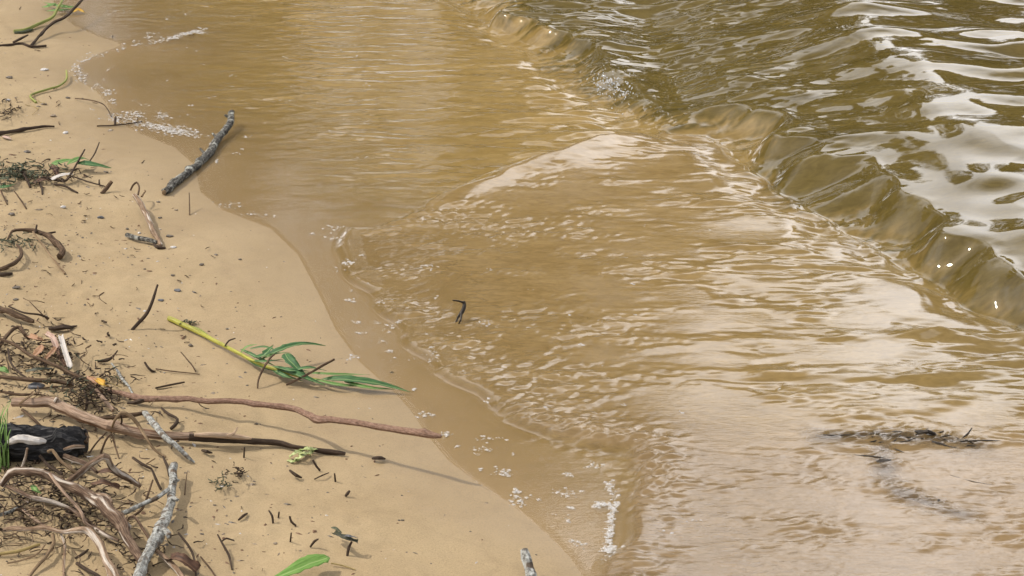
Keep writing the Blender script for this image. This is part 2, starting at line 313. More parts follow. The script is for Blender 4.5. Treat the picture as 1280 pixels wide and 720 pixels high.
def water(X, Y):
    G, s = ground(X, Y, False); d = -s
    bc, arc = sdpoly(BC, X, Y); dl, side, darc = seg_dist(DL, X, Y); D = np.where(side > 0, dl, -dl) + .016 * samp(fx_med2, X, Y)   # D>0 offshore of the breaking wave's foot
    wobble = .012 * samp(fx_med, X, Y) + .02 * samp(fx_big, X, Y)
    off = ss(-.012, .012, D)
    inBC = ss(-.004, .020, bc + .4 * wobble * (1 - off)) * (1 - off)
    near = ss(0, .1, d)
    z = 0.0012 - .012 * (1 - np.exp(-np.maximum(d, 0) / .25))
    z = np.maximum(z, G + .0028 * ss(0, .16, d) * (1 - ss(.5, 1.0, d)))
    # raised swash tongue with a rolled rim
    z = z + inBC * .007 + .0025 * np.exp(-((bc - .035) / .03) ** 2) * (1 - off) + .021 * np.exp(-np.maximum(bc, 0) / .085) * ss(-.012, .012, bc) * ss(YR0, YR1, Y) * (1 - off) * ss(-.3, .0, X) * ss(.02, .16, -D)
    ld, _, _ = seg_dist(LEFT, X, Y); z = z + .003 * np.where(bc > 0, np.exp(-(np.maximum(ld - .02, 0) / .08) ** 2) * ss(0, .03, bc), 0) * (1 - off)
    # breaking wave: long face towards the beach, flat back
    xw = X
    gap = np.exp(-((xw - XG) / .09) ** 2)
    hgt = .033 + .024 * ss(.3, .6, xw) - .018 * ss(.75, 1.05, xw) - .018 * gap
    wid = .068 + .040 * np.exp(-((xw - .62) / .2) ** 2) - .035 * ss(.75, .95, xw) + .5 * wobble
    wid = np.maximum(wid, .04)
    t = np.clip(D / wid, 0, 1); face = (.5 * t + .5 * t * t * (3 - 2 * t)) * hgt
    shoulder = .055 * ss(-.05, .45, D - wid) * ss(.5, .8, xw)
    z = z + np.where(D > 0, face + shoulder, 0) - .010 * np.exp(-((D + .035) / .04) ** 2)
    z = z - .07 * ss(wid + .5, wid + 1.6, D)
    # wavelets
    A = (1 - inBC) * (1 - off); low = ss(YL0, YL1, Y)
    rip = A * ss(.03, .30, d) * ((.00022 * samp(fx_s, X, Y) + .00022 * samp(fx_streak, X, Y)) * (1 + .8 * samp(fx_med2, X, Y)) + .0004 * samp(fx_c, X, Y) + .00007 * samp(fx_cap, X, Y))
    gloss = np.exp(-(((X - .12) / .12) ** 2 + ((Y - CYG) / .4) ** 2))       # ruffled patch in front of the splash
    rip = rip + A * gloss * (.0016 * samp(fx_s, X, Y) + .0016 * samp(fx_c, X, Y))
    bl = inBC * ss(.35, -.1, X)
    rim = 1 - .85 * np.exp(-(bc / .07) ** 2) * ss(YR0, YR1, Y)
    pat = np.clip(.7 + .65 * samp(fx_med2, X, Y) + .35 * samp(fx_med, X, Y), .06, 2.2)
    rip = rip + bl * rim * pat * (.00034 * samp(fx_b, X, Y) + .00020 * samp(fx_s, X, Y) + .00024 * samp(fx_streak, X, Y) + .00030 * samp(fx_c, X, Y) + .0005 * samp(fx_med, X, Y) + .00010 * samp(fx_cap, X, Y))
    rgt = ss(.1, .6, X) * (1 - low)
    rip = rip + inBC * (1 - bl) * rim * pat * ((.00026 - .00006 * low + .0004 * rgt) * samp(fx_c, X, Y) + (.00030 + .00034 * rgt) * samp(fx_streak, X, Y) + (.00014 + .0002 * rgt) * samp(fx_s, X, Y) + (.00008 + .00013 * low) * samp(fx_cap, X, Y) + .00020 * low * samp(fx_b, X, Y) + .0013 * rgt * samp(fx_med, X, Y) + .0010 * rgt * samp(fx_e2, X, Y))
    onface = off * (1 - ss(.0, .06, D - wid * .75))
    calm = np.clip(np.exp(-(((X - CX) / .20) ** 2 + ((Y - CY) / .38) ** 2)) + .9 * gap * np.exp(-((D - .1) / .12) ** 2), 0, 1)
    lft = 1 - ss(.35, .8, X)
    rip = rip + off * (1 - onface) * (1 - .93 * calm) * ((.0026 - .0008 * lft) * samp(fx_med, X, Y) + .0046 * samp(fx_wide, X, Y) + (.0004 + .0012 * lft) * samp(fx_e2, X, Y)
        + .0010 * lft * np.clip(.8 + .8 * samp(fx_med2, X, Y), 0, 2) * samp(fx_s, X, Y) + .0007 * lft * samp(fx_streak, X, Y) + .00013 * samp(fx_s, X, Y) + .00004 * samp(fx_cap, X, Y))
    rip = rip + off * calm * .003 * samp(fx_big, X, Y)
    rip = rip + onface * (.0003 * samp(fx_s, X, Y) + .00010 * samp(fx_b, X, Y) + .0004 * samp(fx_med, X, Y) + .0005 * samp(fx_med2, X, Y) + .0001 * samp(fx_cap, X, Y))
    lip = np.exp(-((bc - .03) / .05) ** 2) * (1 - off) * ss(.6, .2, X) * (1 - ss(YR0, YR1, Y))
    rip = rip + lip * ss(.08, .2, d) * (.0008 * samp(fx_b, X, Y) + .0005 * samp(fx_cap, X, Y))
    # drag of the awash branch
    for (bx, by, a, w_) in AWASH:
        rip = rip + .45 * a * (1 + .35 * samp(fx_b, X, Y)) * np.exp(-((X - bx) ** 2 + ((Y - by) * 1.6) ** 2) / w_ ** 2)
    z = z + rip
    thick = np.maximum(z - G, 0)
    z = np.where(s > .008, np.minimum(z, np.maximum(.0012 - .10 * (s - .008), G - .03)), z)
    z = np.where(s > .05, np.minimum(z, G - .012 - .02 * ss(.05, .3, s)), z)
    sed = 1 - ss(-.02, .05, D + .6 * wobble + .012 * samp(fx_s, X, Y) + .012 * samp(fx_b, X, Y))
    sed = sed * (1 - .55 * ss(.15, .85, X) * (1 - low))
    silt = np.clip(inBC * (.45 + .50 * low) * (1 - .6 * rgt), 0, 1)
    return z, thick, sed, off, silt
AW_PX = [(1060, 546, .004, .03), (1100, 546, .006, .035), (1135, 546, .007, .04), (1175, 548, .007, .035), (1205, 553, .005, .03), (1115, 580, .004, .03),
         (1115, 603, .004, .03), (1140, 620, .004, .03), (1175, 633, .003, .03)]
AWASH = [(*flat(p[0], p[1])[:2], p[2], p[3]) for p in AW_PX]
wx = axis(-1.25, 1.3, .0034, -200, 200, 1.1); wy = axis(2.35, 5.6, .0046, -30, 40, 1.06)
WX, WY = np.meshgrid(wx, wy); WZ, WT, WSED, WIN, WA = water(WX, WY)
clar = np.exp(-(WT / .0105) ** 1.1)
for PL, rad in ((flats([(1030, 545), (1100, 546), (1160, 548), (1215, 556)]), .030), (flats([(1106, 548), (1104, 580), (1112, 602), (1135, 619), (1165, 630), (1205, 641)]), .022)):
    dd, _, _ = seg_dist(PL, WX, WY); clar = np.maximum(clar, np.clip(.55 + .14 * samp(fx_s, WX, WY), 0, .85) * np.exp(-(dd / rad) ** 2))
M['water'], n, l, b = mat('muddy_water'); n.remove(b); out = n['Material Output']
g = n.new('ShaderNodeNewGeometry')
sd = n.new('ShaderNodeAttribute'); sd.attribute_name = 'sediment'; cl = n.new('ShaderNodeAttribute'); cl.attribute_name = 'clarity'
t1 = nz(7, 5, .6, mult(n, l, g.outputs['Position'], (1, 2.2, 1)))
rt = ramp(n, [(.3, (.315, .206, .062)), (.7, (.385, .262, .096))]); l.new(t1.outputs['Fac'], rt.inputs['Fac'])
ro = ramp(n, [(.3, (.120, .086, .022)), (.7, (.175, .126, .036))]); l.new(t1.outputs['Fac'], ro.inputs['Fac'])
mc = n.new('ShaderNodeMixRGB'); l.new(sd.outputs['Fac'], mc.inputs[0]); l.new(ro.outputs['Color'], mc.inputs[1]); l.new(rt.outputs['Color'], mc.inputs[2])
df = n.new('ShaderNodeBsdfDiffuse'); si = n.new('ShaderNodeAttribute'); si.attribute_name = 'silt'
ms_ = n.new('ShaderNodeMixRGB'); l.new(si.outputs['Fac'], ms_.inputs[0]); l.new(mc.outputs['Color'], ms_.inputs[1])
rs_ = ramp(n, [(.3, (.275, .180, .082)), (.7, (.335, .228, .115))]); l.new(t1.outputs['Fac'], rs_.inputs['Fac']); l.new(rs_.outputs['Color'], ms_.inputs[2])
caust = nz(1, 5, .65, mult(n, l, g.outputs['Position'], (34, 75, 34))); caust.inputs['Distortion'].default_value = 1.2   # network of focused sunlight on the bed, painted into the water colour
rw = ramp(n, [(.33, (.80, .78, .74)), (.5, (1, 1, 1)), (.68, (1.22, 1.22, 1.24))], 1); l.new(caust.outputs['Fac'], rw.inputs['Fac'])
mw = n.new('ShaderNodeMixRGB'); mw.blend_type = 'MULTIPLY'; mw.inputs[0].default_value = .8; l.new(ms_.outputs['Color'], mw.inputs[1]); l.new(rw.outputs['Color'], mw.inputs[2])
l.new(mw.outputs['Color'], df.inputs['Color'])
up = n.new('ShaderNodeCombineXYZ'); up.inputs[2].default_value = 1; l.new(up.outputs[0], df.inputs['Normal'])
tr = n.new('ShaderNodeBsdfTransparent'); tr.inputs['Color'].default_value = (.972, .935, .86, 1)
bd = n.new('ShaderNodeMixShader'); l.new(cl.outputs['Fac'], bd.inputs[0]); l.new(df.outputs[0], bd.inputs[1]); l.new(tr.outputs[0], bd.inputs[2])
t2 = nz(1, 4, .6, mult(n, l, g.outputs['Position'], (60, 170, 60)))
bpw = n.new('ShaderNodeBump'); rf = n.new('ShaderNodeAttribute'); rf.attribute_name = 'ruffle'; l.new(rf.outputs['Fac'], bpw.inputs['Strength']); bpw.inputs['Distance'].default_value = .0005; l.new(t2.outputs['Fac'], bpw.inputs['Height'])
gl = n.new('ShaderNodeBsdfGlossy'); gl.inputs['Roughness'].default_value = .02; gl.inputs['Color'].default_value = (1, 1, 1, 1); l.new(bpw.outputs['Normal'], gl.inputs['Normal'])
fr = n.new('ShaderNodeFresnel'); fr.inputs['IOR'].default_value = 1.34; l.new(bpw.outputs['Normal'], fr.inputs['Normal'])
fm = n.new('ShaderNodeMix'); l.new(g.outputs['Backfacing'], fm.inputs[0]); l.new(fr.outputs[0], fm.inputs[2]); fm.inputs[3].default_value = .06   # seen from below only the sand bed looks up at it
fs = n.new('ShaderNodeMixShader'); l.new(fm.outputs[0], fs.inputs[0]); l.new(bd.outputs[0], fs.inputs[1]); l.new(gl.outputs[0], fs.inputs[2])
l.new(fs.outputs[0], out.inputs['Surface'])
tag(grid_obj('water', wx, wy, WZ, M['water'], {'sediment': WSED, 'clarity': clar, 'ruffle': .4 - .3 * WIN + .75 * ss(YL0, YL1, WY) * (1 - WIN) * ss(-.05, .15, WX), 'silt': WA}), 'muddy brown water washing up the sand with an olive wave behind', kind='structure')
def wz(px, py):
    p = flat(px, py, 0.0); z = 0
    for _ in range(4):
        p = flat(px, py, z); z = float(water(np.array([p[0]]), np.array([p[1]]))[0][0])
    return Vector((p[0], p[1], z))

# ------------------------------------------------------------------ wooded far bank (outside the frame; the water mirrors it)
V, Fc = [], []
def quad(c, u, v):
    i = len(V); V.extend([c - u - v, c + u - v, c + u + v, c - u + v]); Fc.append((i, i + 1, i + 2, i + 3))
for i in range(34):
    x = -34 + 2.05 * i + rnd.uniform(-.8, .8); y = rnd.uniform(29, 35); bz = gz(x, y) - .2
    H = (19.5 - 9.6 / (1 + math.exp(-(x - 1.3) / .5))) * y / 31 * rnd.uniform(.9, 1.08)
    tr_ = 0.18
    for k in range(6):
        a = k * math.pi / 3; a2 = a + math.pi / 3
        i0 = len(V)
        V.extend([Vector((x + tr_ * math.cos(a), y + tr_ * math.sin(a), bz)), Vector((x + tr_ * math.cos(a2), y + tr_ * math.sin(a2), bz)),
                  Vector((x + .3 * tr_ * math.cos(a2), y + .3 * tr_ * math.sin(a2), bz + H * .8)), Vector((x + .3 * tr_ * math.cos(a), y + .3 * tr_ * math.sin(a), bz + H * .8))])
        Fc.append((i0, i0 + 1, i0 + 2, i0 + 3))
    for k in range(int(75 * H)):
        th = rnd.uniform(0, 6.283); zz = rnd.random() ** .8; rr = (1.9 * math.sin(math.pi * min(1, .12 + .85 * zz)) ** .7) * math.sqrt(rnd.random())
        c = Vector((x + rr * math.cos(th), y + rr * math.sin(th), bz + .6 + (H - .6) * zz + rnd.uniform(-.4, .3)))
        u = Vector((rnd.gauss(0, 1), rnd.gauss(0, 1), rnd.gauss(0, 1))).normalized(); v = u.orthogonal().normalized()
        quad(c, u * rnd.uniform(.12, .34), v * rnd.uniform(.1, .24))
M['wood'] = plain('wood_foliage', (.022, .036, .010), (.055, .075, .022), 2, .8, bump=0)
tag(mesh_obj('far_wood', V, Fc, M['wood'], smooth=False), 'wooded far bank mirrored in the water', kind='stuff')

# ------------------------------------------------------------------ sticks, leaves, pebbles
def cr_spline(P, n_):
    P = [P[0] + (P[0] - P[1])] + list(P) + [P[-1] + (P[-1] - P[-2])]; out_ = []
    for i in range(1, len(P) - 2):
        k = max(2, n_[i - 1])
        for j in range(k):
            t = j / k; a, b_, c, d = P[i - 1], P[i], P[i + 1], P[i + 2]
            out_.append(.5 * ((2 * b_) + (c - a) * t + (2 * a - 5 * b_ + 4 * c - d) * t * t + (3 * b_ - a - 3 * c + d) * t ** 3))
    out_.append(P[-2]); return out_
def tube_data(pts, sides=9, wob=.12, seed=0, step=.006, squash=1.0, knots=0):
    """pts: [(Vector, radius)]"""
    P4 = [Vector((*p, r)) for p, r in pts]
    segs = [min(24, max(2, int((pts[i + 1][0] - pts[i][0]).length / step))) for i in range(len(pts) - 1)]
    C = cr_spline(P4, segs); rs = random.Random(seed)
    kn = [(rs.randint(1, len(C) - 2), rs.uniform(0, 6.28)) for _ in range(knots)] if len(C) > 3 else []
    ridge = [rs.uniform(-.16, .16) for _ in range(sides)]
    Vv, Ff, st = [], [], []; L = 0; nrm = None; prev = None
    for i, c in enumerate(C):
        p = Vector(c[:3]); r = max(c[3], .0002)
        t = (Vector(C[min(i + 1, len(C) - 1)][:3]) - Vector(C[max(i - 1, 0)][:3])).normalized()
        if nrm is None: nrm = t.orthogonal().normalized()
        nrm = (nrm - t * nrm.dot(t)).normalized(); bn = t.cross(nrm)
        if prev is not None: L += (p - prev).length
        prev = p
        L0 = L
        off = Vector((mnoise.noise((L * 38, seed, 0)), mnoise.noise((L * 38, seed, 7)), mnoise.noise((L * 38, seed, 3)))) * min(r, .004) * wob * 3.2
        for k in range(sides):
            a = 2 * math.pi * k / sides
            rr = r * (1 + wob * mnoise.noise((L / max(r, .001) * .5, math.cos(a) * 1.3 + seed, math.sin(a) * 1.3)) + wob * .5 * mnoise.noise((L / max(r, .001) * 1.6, math.cos(a) * 3 + seed, math.sin(a) * 3)))
            rr *= 1 + ridge[k] * (.6 + .8 * mnoise.noise((L * 12, k * 3.3, seed)))
            for ki, ka in kn:
                rr += r * .55 * math.exp(-((i - ki) / 1.3) ** 2) * max(0, math.cos(a - ka)) ** 2
            q = (nrm * math.cos(a) + bn * math.sin(a)) * rr
            q.z *= squash
            Vv.append(p + off + q); st.append((L, math.cos(a) * r, math.sin(a) * r))
    n_ = len(C)
    for i in range(n_ - 1):
        for k in range(sides):
            k2 = (k + 1) % sides
            Ff.append((i * sides + k, i * sides + k2, (i + 1) * sides + k2, (i + 1) * sides + k))
    for i, s_ in ((0, 1), (n_ - 1, -1)):
        ctr = sum((Vv[i * sides + k] for k in range(sides)), Vector()) / sides; t = (Vector(C[1][:3]) - Vector(C[0][:3])).normalized() if i == 0 else (Vector(C[-2][:3]) - Vector(C[-1][:3])).normalized()
        Vv.append(ctr - t * .25 * (Vv[i * sides] - ctr).length); st.append(st[i * sides]); ci = len(Vv) - 1
        for k in range(sides):
            k2 = (k + 1) % sides
            Ff.append((ci, i * sides + k2, i * sides + k) if i == 0 else (ci, i * sides + k, i * sides + k2))
    return Vv, Ff, st
SEED = [0]
def px_path(pts):
    out_ = []
    for p in pts:
        q = at(p[0], p[1], p[2] / 100); out_.append((q, p[3] * pxm(q)))
    return out_
def tube(name, path, mt, parent=None, **k):
    SEED[0] += 1; k.setdefault('seed', SEED[0] * 1.37)
    Vv, Ff, st = tube_data(path, **k)
    org = parent.matrix_basis.translation if parent else path[0][0]
    o = mesh_obj(name, [v - org for v in Vv], Ff, mt, parent, smooth=False, attrs={'strand': ('FLOAT_VECTOR', st)})
    if not parent: o.location = org
    return o
def stick(name, label, pts, mt, cat='twig', group=None, kids=(), **k):
    """one stick; kids = [(part name, pts, material)]"""
    if mt in ('root', 'rootpale', 'brown', 'tan'): pts = [(*p[:3], p[3] * .84) for p in pts]
    path = px_path(pts)
    if not kids: return tag(tube(name, path, M[mt], **k), label, cat, group)
    e = empty(name, path[0][0], label, cat, group)
    tube('stem', path, M[mt], e, **k)
    for nm, kp, km in kids: tube(nm, px_path(kp), M[km], e, knots=0)
    return e
def leaf(name, pts, mt, parent=None, fold=.25, curl=0.0, wav=.06, shape='lance', tilt=0.0):
    """pts [(px,py,h_cm)], half width in px at the broadest = pts[0][3]"""
    P = [at(p[0], p[1], p[2] / 100) for p in pts]; w = pts[0][3] * pxm(P[0]); SEED[0] += 1; sd_ = SEED[0]
    C = [Vector(c) for c in cr_spline(P, [max(4, 16 // (len(P) - 1))] * (len(P) - 1))]; n_ = len(C); Vv, Ff, st = [], [], []; L = 0
    for i, c in enumerate(C):
        u = i / (n_ - 1); t = (C[min(i + 1, n_ - 1)] - C[max(i - 1, 0)]).normalized()
        if i: L += (c - C[i - 1]).length
        up_ = Vector((math.sin(tilt), -.25, 1)).normalized(); sdv = t.cross(up_).normalized(); up2 = sdv.cross(t)
        if shape == 'lance': wd = w * (math.sin(math.pi * min(1, u ** .75 * .98 + .02)) ** .9) + w * .03
        elif shape == 'blade': wd = w * (1 - u) ** .6 + w * .03
        else: wd = w * (.75 + .3 * mnoise.noise((u * 4, sd_, 0)))
        wd = max(wd, w * .03)
        for j in range(5):
            v = (j - 2) / 2
            wj = wd * (1 + (.34 * mnoise.noise((u * 11, sd_, j)) if shape != 'blade' else 0))
            z = abs(v) * wd * fold + curl * wd * v * v + wav * w * mnoise.noise((u * 6, v * 1.5, sd_)) * 3
            Vv.append(c + sdv * v * wj + up2 * z); st.append((L, v * wj, sd_))
    for i in range(n_ - 1):
        for j in range(4): Ff.append((i * 5 + j, i * 5 + j + 1, i * 5 + j + 6, i * 5 + j + 5))
    # give the blade a real thickness: a second skin just below, joined round the rim
    nv = len(Vv); th = max(.0002, w * .035)
    Vv += [v - Vector((0, 0, th)) for v in Vv]; st += st
    Ff += [tuple(x + nv for x in f[::-1]) for f in Ff]
    for i in range(n_ - 1):
        a, b_ = i * 5, (i + 1) * 5; Ff.append((a, a + nv, b_ + nv, b_)[::-1]); a, b_ = a + 4, b_ + 4; Ff.append((a, a + nv, b_ + nv, b_))
    a, b_ = 0, (n_ - 1) * 5
    for j in range(4): Ff.append((a + j, a + j + 1, a + j + 1 + nv, a + j + nv)[::-1]); Ff.append((b_ + j, b_ + j + 1, b_ + j + 1 + nv, b_ + j + nv))
    org = parent.matrix_basis.translation if parent else P[0]
    o = mesh_obj(name, [v - org for v in Vv], Ff, mt, parent, attrs={'strand': ('FLOAT_VECTOR', st)})
    if not parent: o.location = org
    return o
def leaf_thing(name, label, cat, pts, mt, **k): return tag(leaf(name, pts, M[mt], None, **k), label, cat)

import bmesh
def blob(name, px, py, rx, ry, mt, label=None, cat='pebble', group=None, parent=None, rz=None, bumpy=.25, h=0, sink=.25):
    """rounded irregular stone seen rx by ry pixels"""
    p = at(px, py + ry * .5, h / 100); s_ = pxm(p); SEED[0] += 1; sd_ = SEED[0] * 2.1
    bm = bmesh.new(); bmesh.ops.create_icosphere(bm, subdivisions=3, radius=1)
    hz = max(.25 * rx, ry * .75) * s_
    for v in bm.verts:
        f = 1 + bumpy * mnoise.noise(v.co * 1.1 + Vector((sd_, 0, 0))) * 1.5 + bumpy * .5 * mnoise.noise(v.co * 2.6 + Vector((sd_, 3, 0)))
        v.co *= f; v.co.x *= rx * s_; v.co.y *= rx * .75 * s_; v.co.z *= hz
    me = bpy.data.meshes.new(name); bm.to_mesh(me); bm.free()
    me.polygons.foreach_set('use_smooth', [True] * len(me.polygons)); me.materials.append(M[mt])
    o = bpy.data.objects.new(name, me); COL.objects.link(o)
    o.location = p + Vector((0, 0, hz * (1 - 2 * sink) if not h else 0)); o.rotation_euler.z = rnd.uniform(-.4, .4) if rz is None else rz
    if parent: o.parent = parent; o.location -= parent.location
    return tag(o, label, cat if label else None, group)
def tangle(name, label, cat, px, py, wx_, wy_, count, mt, rpx=.7, ln=18, hmax=1.5, parent=None, kind='stuff', ang=None, seed=1):
    """a mat of fine roots / fibres joined into one mesh"""
    rs = random.Random(seed); VV, FF, ST = [], [], []
    for i in range(count):
        x = px + rs.gauss(0, .5) * wx_; y = py + rs.gauss(0, .5) * wy_; a = rs.uniform(0, 6.28) if ang is None else rs.gauss(ang, .5)
        n_ = 4; pts = []; h = rs.uniform(0.05, hmax)
        for k in range(n_):
            pts.append((x, y, max(.05, h + rs.uniform(-.4, .4)), rpx * rs.uniform(.6, 1.3) * (1 - .15 * k)))
            x += math.cos(a) * ln / n_; y += math.sin(a) * ln / n_ * .55; a += rs.gauss(0, .5)
        v, f, s_ = tube_data(px_path(pts), sides=5, seed=i * 1.7 + seed, step=.012)
        o_ = len(VV); VV += v; FF += [tuple(q + o_ for q in w_) for w_ in f]; ST += s_
    org = parent.location if parent else at(px, py)
    o = mesh_obj(name, [v - org for v in VV], FF, M[mt], parent, attrs={'strand': ('FLOAT_VECTOR', ST)})
    if not parent: o.location = org
    return tag(o, label, cat if not parent and kind != 'stuff' else None, kind=kind)

# ---------------------------------------------------------------- top left corner
e = empty('weed_sprig', at(17, 39), 'green weed sprig with a yellow petal lying in the top left corner', 'weed')
tube('stem', px_path([(17, 39, .3, 2.0), (32, 37, .5, 2.2), (50, 29, .8, 2.1), (65, 22, 1.2, 1.9), (71, 12, 1.8, 1.6), (80, -2, 2.5, 1.4)]), M['green'], e, wob=.06)
tube('stem_or_shadow', px_path([(18, 41, .2, 1.5), (30, 40, .3, 1.7), (41, 37, .4, 1.2)]), M['moss'], e)  # dark strand laid in as the shadow under the weed stem
for p in ([(94, 9, .8, 3.2), (75, 8, 1, 3), (55, 3, .9, 3)], [(88, 12, .8, 2.6), (70, 13, 1, 3), (58, 14, .6, 3)], [(70, 4, 1.2, 3), (60, 8, 1, 3), (52, 9, .6, 3)], [(76, 6, 1.5, 2.6), (84, 9, 1.4, 2), (94, 11, .8, 2)]):
    leaf('leaf', p, M['leaflight'], e)
leaf('petal', [(91, 15, .8, 3.0), (98, 12, .9, 2), (106, 16, .5, 2)], M['leafyellow'], e)
stick('twig', 'long bare brown twig leaning out of the top left corner across the green sprig', [(39, 57, .2, 1.7), (52, 42, 1.2, 1.7), (66, 29, 2.2, 1.8), (82, 21, 3.2, 1.9), (95, 8, 4.2, 1.7), (108, -6, 5, 1.5)], 'dark', knots=3)
stick('twig', 'thin flat twig with a forked tip lying under the leaning brown twig', [(-4, 57, .2, 1.2), (12, 56, .3, 1.4), (26, 54, .3, 1.3), (40, 58, .4, 1.6), (58, 57, .4, 1.3)], 'dark', kids=[('side_twig', [(16, 53, .3, 1.2), (24, 49, .8, 1.7), (35, 44, 1.1, .9)], 'dark')])
stick('green_stalk', 'thin curled green stalk lying alone on the upper left sand', [(45, 128, .2, 1.7), (38, 121, .5, 1.3), (42, 117, .5, 1.4), (58, 112, .5, 1.4), (74, 107, .6, 1.3), (83, 99, .9, 1.4), (83, 88, 1.2, 1.0)], 'green', cat='stalk', wob=.05)
stick('twig', 'thin arched twig beside the white foam patch', [(94, 123, .3, .8), (112, 125, 1, .9), (127, 129, 1.2, .9), (134, 136, .9, .8), (139, 146, .2, .7)], 'brown')
stick('twig', 'thin twig with an upright peg lying across the white foam patch', [(121, 157.5, .2, .8), (145, 156.5, .3, .9), (178, 152, .3, .6)], 'dark', kids=[('side_twig', [(144, 156, .2, 1.4), (144, 150, .8, 1.6), (145, 146, 1.2, .8)], 'dark')])
stick('twig', 'dark knobbly twig at the left edge below the first pebbles', [(-4, 167, .4, 2.4), (15, 164, .5, 2.1), (36, 161, .5, 1.8), (52, 158, .5, 1.7), (68, 158, .4, 1.1)], 'dark', knots=4)
tangle('root_knot', 'small dark knot of fibrous roots at the left edge', 'root knot', 12, 139, 16, 12, 26, 'dark', .7, 10, 1.4, kind=None, seed=3)
leaf_thing('leaf', 'pale dry scrap of leaf below the dark twig at the left edge', 'leaf', [(3, 170, .3, 2.6), (9, 172, .5, 2), (15, 174, .3, 2)], 'curl')
tangle('grass_fibre', 'pale dry fibres lying on the sand beside the root knot', 'fibre', 25, 132, 34, 8, 5, 'straw', .45, 26, .4, kind=None, seed=4)

# ---------------------------------------------------------------- weed clump upper left
e = empty('weed_clump', at(45, 220), 'clump of green leaves, moss and twigs washed up on the left sand', 'plant debris')
tangle('moss_mat', None, '', 22, 214, 50, 13, 110, 'moss', 1.0, 15, 1.3, parent=e, seed=5)
tangle('dead_stems', None, '', 45, 215, 70, 18, 40, 'dark', .8, 18, 1.6, parent=e, seed=6)
for p, mt_ in (([(62, 207, .8, 4.5), (78, 202, 1.4, 4), (98, 199, 1.6, 4)], 'leaflight'), ([(96, 204, 1.3, 5), (112, 205, 1.6, 4), (139, 210, .9, 4)], 'leaf'), ([(84, 206, 1.6, 4), (100, 198, 2, 4), (112, 200, 1.5, 3)], 'leaflight'),
               ([(-3, 234, .5, 4), (8, 233, .8, 4), (19, 230, .5, 4)], 'leaf'), ([(0, 224, 1, 3.4), (10, 222, 1.2, 4), (22, 222, .8, 4)], 'moss'), ([(40, 231, .4, 3.4), (52, 225, .9, 4), (66, 226, .5, 4)], 'leafbrown'),
               ([(64, 205, 1.0, 3.4), (70, 214, .8, 4), (72, 222, .3, 4)], 'leafbrown')):
    leaf('leaf', p, M[mt_], e)
for pts in ([(28, 215, 1, 1.4), (33, 224, .6, 1.4), (38, 234, .2, 1.3)], [(38, 230, .4, 1.3), (54, 222, 1.2, 1.5), (66, 224, .9, 1.5), (82, 226, .8, 1.5), (92, 212, 1.6, 1.4)],
            [(68, 230, .3, 1.2), (82, 233, .6, 1.4), (97, 241, .2, 1.1)], [(92, 221, .6, .9), (110, 227, .8, 1.0), (131, 233, .3, .8)], [(124, 230, .5, 1.2), (124, 225, .9, .8)],
            [(92, 212, 1.6, 1.1), (99, 199, 2.4, 1.2), (106, 187, 3, .9)], [(112, 202, 1, .9), (119, 191, 2, 1), (124, 178, 3, .7)], [(48, 226, .4, 1), (52, 234, .3, 1.2), (53, 243, .1, .8)]):
    tube('twig', px_path(pts), M['dark'], e)
leaf('bark_scrap', [(64, 224, 1.0, 4.2), (76, 219, 1.6, 4), (90, 217, 1.3, 3.6)], M['white'], e, shape='scrap', fold=.1)
stick('twig', 'thin bent twig at the left edge under the weed clump', [(1, 238, .8, 1.3), (5, 247, .5, 1.2), (9, 255, .1, 1.0)], 'brown')
stick('twig', 'thin slanting twig standing below the weed clump', [(18, 239, 1.4, .8), (26, 250, .7, 1.1), (33, 261, .1, 1.0)], 'brown')
stick('wood_peg', 'short dark wooden peg stuck in the sand right of the weed clump', [(127, 242, 0, 2.6), (133, 235, .8, 2.9), (140, 227, 1.8, 2.6)], 'brown', cat='wood peg', sides=8)
# forked dry stick
stick('dry_stick', 'peeling pale brown forked stick on open sand with a looped tip', [(168, 244, 2.4, 3.4), (176, 255, 2, 4.0), (184, 272, 1.5, 3.6), (192, 289, 1, 3.6), (201, 307, .5, 2.8)], 'rootpale', cat='stick', knots=3,
      kids=[('side_branch', [(159, 294, .6, 3.1), (170, 297, .7, 3.0), (182, 299, .8, 3.3), (196, 303, .6, 2.4)], 'greydark'),
            ('looped_twig', [(163, 238, 2.0, 1.2), (166, 232, 2.8, 1.2), (171, 228, 3.2, 1.2), (174, 234, 3, 1.1), (173, 243, 2.4, 1.2)], 'brown'),
            ('side_twig', [(177, 246, 2.2, 1.3), (182, 239, 2.8, .9)], 'tan'), ('side_twig', [(192, 305, .4, 1.5), (198, 309, .3, 2.2), (207, 310, .2, 1.2)], 'dark')])
stick('twig', 'hair thin upright twig right of the forked stick', [(236.5, 241, 2.6, .7), (237, 256, 1.2, .9), (237, 269, 0, 1.0)], 'brown')
# dark lichen stick at the waterline
stick('lichen_stick', 'dark lichen spotted stick lying from the sand into the water', [(205, 240, .6, 4.2), (220, 228, .7, 4.6), (235, 215, .7, 4.6), (250, 203, .7, 4.7), (262, 190, .8, 5.0), (274, 172, 1.0, 4.5), (284, 160, 1.3, 4.2), (289, 150, 1.8, 4.1), (289, 141, 2.3, 3.8)],
      'greydark', cat='stick', knots=6, sides=12, wob=.16, kids=[('stub', [(272, 174, 1.1, 2), (266, 167, 1.5, 1.4)], 'greydark'), ('stub', [(256, 192, .8, 2), (250, 186, 1.3, 1.2)], 'greydark'), ('stub', [(286, 147, 1.9, 2.2), (281, 144, 2.3, 1.5)], 'greydark'),
                                                         ('broken_end', [(207, 238.6, .65, 3.2), (204.2, 240.6, .58, 2.9)], 'tan')])
